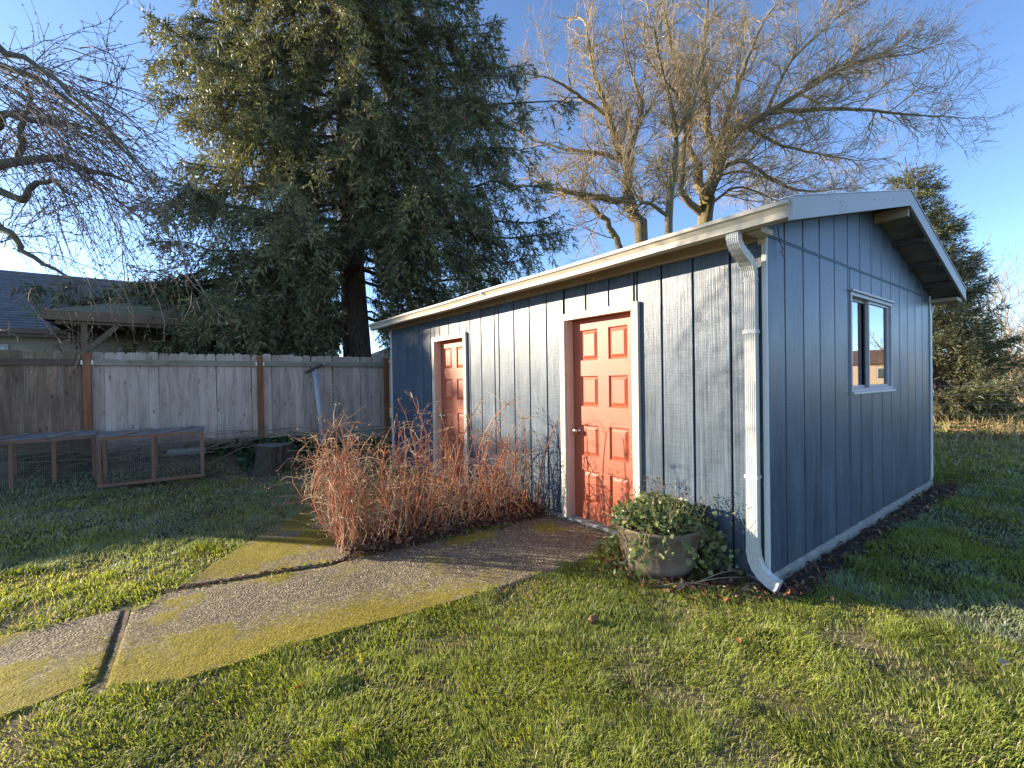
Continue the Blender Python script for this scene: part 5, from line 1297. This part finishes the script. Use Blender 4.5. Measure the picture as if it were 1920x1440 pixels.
def blob(n, c, s): return np.array(c) + rng.normal(size=(n, 3)) * np.array(s)
a = rng.uniform(0, 6.283, 1150); q = np.sqrt(rng.random(1150)) * .33
top = np.stack([q * np.cos(a), q * np.sin(a), .36 + (.16 * (1 - (q / .36) ** 2) + .03) * rng.uniform(.2, 1.1, 1150)], 1)
spill = blob(300, (.38, -.02, .26), (.06, .08, .10)); spill2 = blob(150, (.46, -.10, .10), (.10, .09, .06)); left = blob(70, (-.31, -.03, .31), (.05, .10, .085)); low = blob(60, (-.34, .02, .12), (.05, .08, .06))
PP = np.concatenate([top, spill, spill2, left, low]); PP = PP[PP[:, 2] > .015]
wall_d = ((PP[:, 0] + PC[0] - A0[0]) * RV[0] + (PP[:, 1] + PC[1] - A0[1]) * RV[1]); PP = PP[wall_d < -.03]
keep = (np.hypot(PP[:, 0], PP[:, 1]) > .30) | (PP[:, 2] > .33); PP = PP[keep]
V, F, C = ivy_leaves(PP, .038, .75, GB); C = C * np.repeat(rng.choice([1, 1, 1.25, .7], len(PP)), 8)[:, None]
o = link('foliage', meshdata('foliage', V, [F], M['leaf'], C), pl); o['kind'] = 'stuff'
T = Tubes()
for k in range(230):                                        # stems and dry stalks in the tub
    a = rng.uniform(0, 6.28); q = rng.random() ** .6 * .27; b = np.array([q * math.cos(a), q * math.sin(a), .33]); d = unit(np.array([math.cos(a) * .5, math.sin(a) * .5, 1]) + rng.normal(size=3) * .3)
    h = rng.uniform(.08, .20) if k > 34 else rng.uniform(.22, .36)
    T.add([b, b + d * h * .5 + rng.normal(size=3) * .012, b + d * h], [.0028, .0022, .0014], 3, (.30, .21, .12) if rng.random() < .6 else (.13, .15, .05))
vine_pts = []
for k in range(26):                                         # trailing runners over the rim
    a = rng.uniform(-2.5, -.05); rim = np.array([.315 * math.cos(a), .315 * math.sin(a), .375]); out = np.array([math.cos(a), math.sin(a), 0]); L = rng.uniform(.15, .45)
    Q = [rim - out * .08]; 
    for s in np.linspace(0, 1, 7)[1:]: Q.append(rim + out * (.02 + .10 * s * L / .3) + np.array([.10 * s * rng.uniform(-.4, 1), 0, -L * s ** 1.2 * .85]))
    Q = np.array(Q); Q[:, 2] = np.maximum(Q[:, 2], .02); T.add(Q, np.linspace(.0026, .0014, 7), 3, (.17, .17, .07)); vine_pts += list(Q[2:] + rng.normal(size=(5, 3)) * .012)
for p0, p1, zz in (((.05, -.36), (.60, -.26), .03), ((-.10, -.33), (.30, -.38), .02), ((.2, -.32), (.62, -.18), .05)):
    s = np.linspace(0, 1, 7)[:, None]; Q = np.column_stack([np.array(p0) * (1 - s) + np.array(p1) * s, zz + .03 * np.sin(s * 3)]); T.add(Q, np.linspace(.005, .003, 7), 4, (.28, .22, .15))
T.build('stems', M['cane'], pl, True)['kind'] = 'stuff'
V, F, C = ivy_leaves(np.array(vine_pts), .042, .8, GB); link('runners', meshdata('runners', V, [F], M['leaf'], C), pl)['kind'] = 'stuff'
hd = []
for k in range(60):
    a = rng.uniform(0, 6.28); q = rng.random() * .26; hd.append((q * math.cos(a), q * math.sin(a), rng.uniform(.5, .69)))
P = np.repeat(np.array(hd), 5, 0) + rng.normal(size=(300, 3)) * .014; U = rdir(300) * .016; V, F, C = cards(P, U, unit(np.cross(U, rdir(300))) * .005, np.array([(.16, .10, .07)]) * rng.uniform(.6, 1.5, (300, 1)))
link('seed_heads', meshdata('seed_heads', V, [F], M['litter'], C), pl)['kind'] = 'stuff'

# ================================================================== lawn
def grass(name, label, r0, r1, dens, h, wd, amin=-49.5, amax=50.5, seed=0, dry=0.0, cond=None):
    area = (R(amax) - R(amin)) * (r1 * r1 - r0 * r0) / 2; N = int(area * dens)
    rr = np.sqrt(rng.uniform(r0 * r0, r1 * r1, N)); a = rng.uniform(R(amin), R(amax), N); x, y = rr * np.sin(a), rr * np.cos(a)
    ok = ~inpoly(x, y, SHED) & ~inpoly(x, y, BED)
    for sl in (SLAB_L, SLAB_M, SLAB_B): ok &= ~(inpoly(x, y, sl) & (dpoly(x, y, sl) > .11 * vnoise(x * 7, y * 7, 5) ** 1.6 + .004))
    ok &= ~(inpoly(x, y, MULCH) & (rng.random(N) < .93 - .5 * (dpoly(x, y, MULCH) < .07)))
    d = (x - F0[0]) * -LV[0] + (y - F0[1]) * -LV[1]; al = (x - F0[0]) * -RV[0] + (y - F0[1]) * -RV[1]
    ok &= ~((d < .5) & (al > -1.0))
    ok &= ~((d < 2.3 + .7 * (vnoise(x * 2, y * 2, 8) - .5)) & (al > -1) & (al < 2.9) & (rng.random(N) < .85))
    ok &= np.hypot(x - PC[0], y - PC[1]) > .22
    ok &= dpoly(x, y, [(-2.58, 3.0), (-2.0, 2.18)], False) > .05
    ok &= (dpoly(x, y, [(-2.44, 3.205), (-1.46, 3.63), (-1.37, 3.75)], False) > .05)
    cl = fbm(x * 3.2, y * 3.2, 40 + seed, 4); fine = vnoise(x * 17, y * 17, 50 + seed)
    ok &= rng.random(N) < np.clip(.30 + 1.9 * (cl - .28) + .5 * (fine - .4), .06, 1)
    if cond is not None: ok &= cond(x, y)
    x, y, cl, fine = x[ok], y[ok], cl[ok], fine[ok]; N = len(x)
    z = gz(x, y) - .004
    th = 6.283 * fbm(x * 2.3, y * 2.3, 60, 2) * 2.2 + rng.normal(size=N) * 1.1
    hh = h * rng.uniform(.4, 1.3, N) * (.5 + .9 * cl) * (1 + .7 * sstep(.62, .8, fbm(x * 5, y * 5, 66, 2))); lean = rng.uniform(.25, 1.25, N); ww = wd * rng.uniform(.7, 1.3, N)
    dx, dy = np.cos(th), np.sin(th); b = np.stack([x, y, z], 1); dirv = np.stack([dx, dy, 0 * dx], 1); phi = rng.uniform(0, 6.283, N); sd = np.stack([np.cos(phi), np.sin(phi), 0 * phi], 1)
    mid = b + dirv * (hh * lean * .35)[:, None] + np.array([0, 0, 1]) * (hh * .62)[:, None]
    tip = b + dirv * (hh * lean * 1.05)[:, None] + np.array([0, 0, 1]) * (hh * (1.0 - .33 * np.minimum(lean, 1.2)))[:, None]
    V = np.stack([b + sd * ww[:, None] / 2, b - sd * ww[:, None] / 2, mid - sd * ww[:, None] * .42, mid + sd * ww[:, None] * .42, tip], 1).reshape(-1, 3)
    i = np.arange(N)[:, None] * 5; Fq = i + np.array([[0, 1, 2, 3]]); Ft = i + np.array([[3, 2, 4]])
    t = np.clip(fbm(x * 1.4 + 9, y * 1.4, 70, 3) * 1.5 - .30 + rng.normal(size=N) * .18, 0, 1)[:, None]
    C = np.array([.15, .205, .040]) * (1 - t) + np.array([.37, .41, .085]) * t
    st = (rng.random(N) < (.12 + .28 * ((x < -1.4) & (y > 4.3)) + dry + .30 * (cl < .40)))[:, None]; C = np.where(st, np.array([.46, .40, .24]) * rng.uniform(.45, 1.2, (N, 1)), C)
    # hoar frost where the sun has not yet reached
    gx = (x - A0[0]) * RV[0] + (y - A0[1]) * RV[1]; gy = (x - A0[0]) * LV[0] + (y - A0[1]) * LV[1]
    fr = np.where((gy < 0) & (gx > .3) & (gx < 7), sstep(.46, .66, fbm(x * 1.8, y * 1.8, 81)), 0) + np.where((x < -1.7) & (y > 3.6), .75 * sstep(.44, .64, fbm(x * 1.6, y * 1.6, 83)), 0)
    f = np.clip(fr * rng.uniform(.1, .75, N), 0, .6)[:, None]; C = C * (1 - f) + np.array([.34, .39, .38]) * f
    C = C * rng.uniform(.75, 1.25, (N, 1))
    return V, Fq, Ft, np.repeat(C, 5, 0)
parts = [grass('', '', 1.40, 2.4, 24000, .036, .0031, seed=1), grass('', '', 2.4, 3.8, 15000, .038, .0037, seed=1), grass('', '', 3.8, 6.0, 7000, .045, .0056, seed=1),
         grass('', '', 6.0, 9.5, 2600, .045, .011, seed=2, dry=.12), grass('', '', 9.5, 24, 1000, .06, .022, amin=38, seed=3, dry=.40)]
Vs, Fq, Ft, Cs, b = [], [], [], [], 0
for V, q, t, C in parts: Vs.append(V); Fq.append(q + b); Ft.append(t + b); Cs.append(C); b += len(V)
tag(link('lawn_grass', meshdata('lawn_grass', np.concatenate(Vs), [np.concatenate(Fq), np.concatenate(Ft)], M['grass'], np.concatenate(Cs))), 'short green winter lawn with frosted and straw coloured patches', 'grass', kind='stuff')
# tall dry grass in the field and weeds by the shed corner
def tall_grass(name, label, pts, h, wd, c0, c1, cat='grass'):
    N = len(pts); x, y = pts[:, 0], pts[:, 1]; b = np.stack([x, y, 0 * x], 1); th = rng.uniform(0, 6.28, N); lean = rng.uniform(.2, 1.1, N); hh = h * rng.uniform(.4, 1.2, N)
    dv = np.stack([np.cos(th), np.sin(th), 0 * th], 1); ph = rng.uniform(0, 6.28, N); sd = np.stack([np.cos(ph), np.sin(ph), 0 * ph], 1) * wd / 2
    mid = b + dv * (hh * lean * .3)[:, None] + np.array([0, 0, 1]) * (hh * .6)[:, None]; tip = b + dv * (hh * lean)[:, None] + np.array([0, 0, 1]) * (hh * (1 - .3 * lean))[:, None]
    V = np.stack([b + sd, b - sd, mid - sd * .8, mid + sd * .8, tip], 1).reshape(-1, 3); i = np.arange(N)[:, None] * 5
    t = rng.random((N, 1)); C = np.repeat(np.array(c0) * (1 - t) + np.array(c1) * t, 5, 0)
    return tag(link(name, meshdata(name, V, [i + np.array([[0, 1, 2, 3]]), i + np.array([[3, 2, 4]])], M['grass'], C)), label, cat, kind='stuff')
c = np.stack([rng.uniform(8, 24, 7000), rng.uniform(8.6, 26, 7000)], 1); c = c[(fbm(c[:, 0] * .5, c[:, 1] * .5, 91) > .47) & (c[:, 0] < 1.2 * c[:, 1]) & (c[:, 0] > .85 * c[:, 1])]
tall_grass('dry_grass', 'tall straw coloured dry grass in the field behind the shed', c, .42, .022, (.22, .17, .09), (.42, .34, .20))
c = np.array([5.55, 6.35]) + rng.normal(size=(420, 2)) * np.array([.55, .28]); c = c[~inpoly(c[:, 0], c[:, 1], SHED)]
tall_grass('weeds', 'green and brown weeds growing round the far shed corner', c, .24, .010, (.06, .10, .02), (.20, .20, .07), 'weeds')
T = Tubes()
for px, Y, h in ((1885, 6.4, 1.05), (1868, 6.8, .7), (1800, 7.2, .9), (1838, 6.5, .55), (1775, 7.0, .8), (1905, 7.4, .7), (1852, 7.8, .9)):
    b = np.array([at(px, 800, Y)[0], Y, 0]); q = b + np.array([rng.normal() * .12, 0, h]); T.add([b, (b + q) / 2 + rng.normal(size=3) * .02, q], [.005, .004, .002], 4)
    for _ in range(7):
        s = rng.uniform(.35, 1); c = b + (q - b) * s; T.add([c, c + unit(np.array([*rng.normal(size=2), .9])) * rng.uniform(.06, .2)], [.0025, .0015], 3)
tag(T.build('dry_stalks', M['twig']), 'thin dry weed stalks standing right of the far shed corner', 'weeds', kind='stuff')
c = np.stack([rng.uniform(9.5, 17, 1900), rng.uniform(9.4, 14.5, 1900)], 1); put_litter('leaf_litter', 'orange-brown leaf litter on the field under the conifer', c, .02, .10, [(.30, .13, .06), (.26, .17, .09), (.35, .24, .14)], zr=.05)
# scattered leaves on lawn and path
px = [(895, 1120), (870, 1072), (980, 1330), (1015, 1335), (1020, 1120), (1125, 1140), (945, 1115), (1205, 1100), (1560, 1130), (1830, 1215), (1590, 1130), (120, 1115), (180, 1112), (640, 1140), (360, 985), (390, 995), (270, 1025), (240, 860), (385, 975), (300, 1000), (520, 1010), (215, 940), (1700, 960), (1712, 1100), (1690, 1040), (1540, 1240), (1880, 1255), (1720, 1220), (1300, 1240), (1480, 1320), (770, 1185), (700, 1270), (560, 1300), (460, 1120), (285, 1060), (1240, 1180), (1385, 1210), (860, 1230), (930, 1190), (1170, 1260)]
xy = np.array([gnd(*p)[:2] for p in px]); put_litter('fallen_leaves', 'single orange and tan leaves scattered over lawn and path', xy[::2], .026, .042, [(.30, .11, .04), (.27, .16, .09), (.36, .26, .17), (.20, .09, .04)], .35, .01)
pc = gnd(1112, 1170); co_ = empty('pine_cone', (pc[0], pc[1], .03), .6, 'brown pine cone lying in the grass before the planter', 'cone')
prof = [(.004, 0), (.016, .008), (.021, .022), (.020, .038), (.014, .054), (.004, .064)]
MB().loft([[(z - .03, r_ * math.cos(t) * (1.15 if (i + k) % 2 else .85), r_ * math.sin(t) * (1.15 if (i + k) % 2 else .85)) for i, t in enumerate(np.arange(12) * math.pi / 6)] for k, (r_, z) in enumerate(prof)]).build('scales', M['cone'], co_)
MB().tube([(-.042, 0, 0), (-.030, 0, 0)], .003, 6).build('stalk', M['rust'], co_)
# ================================================================== wire fence and green shed in the field
wf = empty('wire_fence', (11.2, 12.6, 0), 0, 'low wire fence with thin posts crossing the field behind the shed', 'fence')
posts = [(0, 0), (2.6, -.6), (5.2, -1.2)]
for x, y in posts: MB().box(x - .02, x + .02, y - .02, y + .02, -.1, 1.25).build('post', M['railgrey'], wf)
for z in (.35, .62, .88, 1.12):
    T = Tubes()
    for (x0, y0), (x1, y1) in zip(posts[:-1], posts[1:]): T.add([(x0, y0, z), ((x0 + x1) / 2, (y0 + y1) / 2, z - .03), (x1, y1, z)], .004, 3)
    T.build('wire', M['galv'], wf)
M['green'] = m_simple('green_shed_paint', (.02, .11, .07), .6, .1)
gs = empty('green_shed', at(1925, 742, 36) * np.array([1, 1, 0]), R(-10), 'small dark green shed with pale corner post at the far right edge', 'shed')
MB().box(-1.0, 4, 0, 3, 0, 2.05).build('wall', M['green'], gs); MB().box(-1.08, -1.0, -.08, .02, 0, 2.1).build('corner_post', M['palewood'], gs)
MB().loft([[(-1.3, -.3, 2.0), (4.3, -.3, 2.0), (4.3, -.3, 2.1), (-1.3, -.3, 2.1)], [(-1.3, 3.3, 2.5), (4.3, 3.3, 2.5), (4.3, 3.3, 2.6), (-1.3, 3.3, 2.6)]]).build('roof', M['felt'], gs)
MB().box(.6, 1.6, -.02, -.002, 0, 1.8).build('door', M['railgrey'], gs)
# dead vine caught at the top of the gable wall
T = Tubes(); g0 = A0 + RV * .12 - LV * .02
g1 = g0 + RV * .04 - LV * .008
T.add([g0 + np.array([0, 0, 2.50]), g0 + RV * .015 + np.array([0, 0, 2.42]), g1 + np.array([0, 0, 2.36]), g1 + RV * .012 + np.array([0, 0, 2.29])], [.004, .004, .003, .0018], 4)
for z0, dx, dz in ((2.36, .05, -.05), (2.33, -.04, -.04), (2.30, .06, -.03), (2.42, -.03, -.06)): T.add([g1 + np.array([0, 0, z0]), g1 + RV * dx * .6 + np.array([0, 0, z0 + dz * .3]), g1 + RV * dx + np.array([0, 0, z0 + dz])], [.003, .0022, .0014], 4)
tag(T.build('dead_vine', M['cherry_twig']), 'wisp of dead vine clinging to the top of the blue gable corner', 'vine')
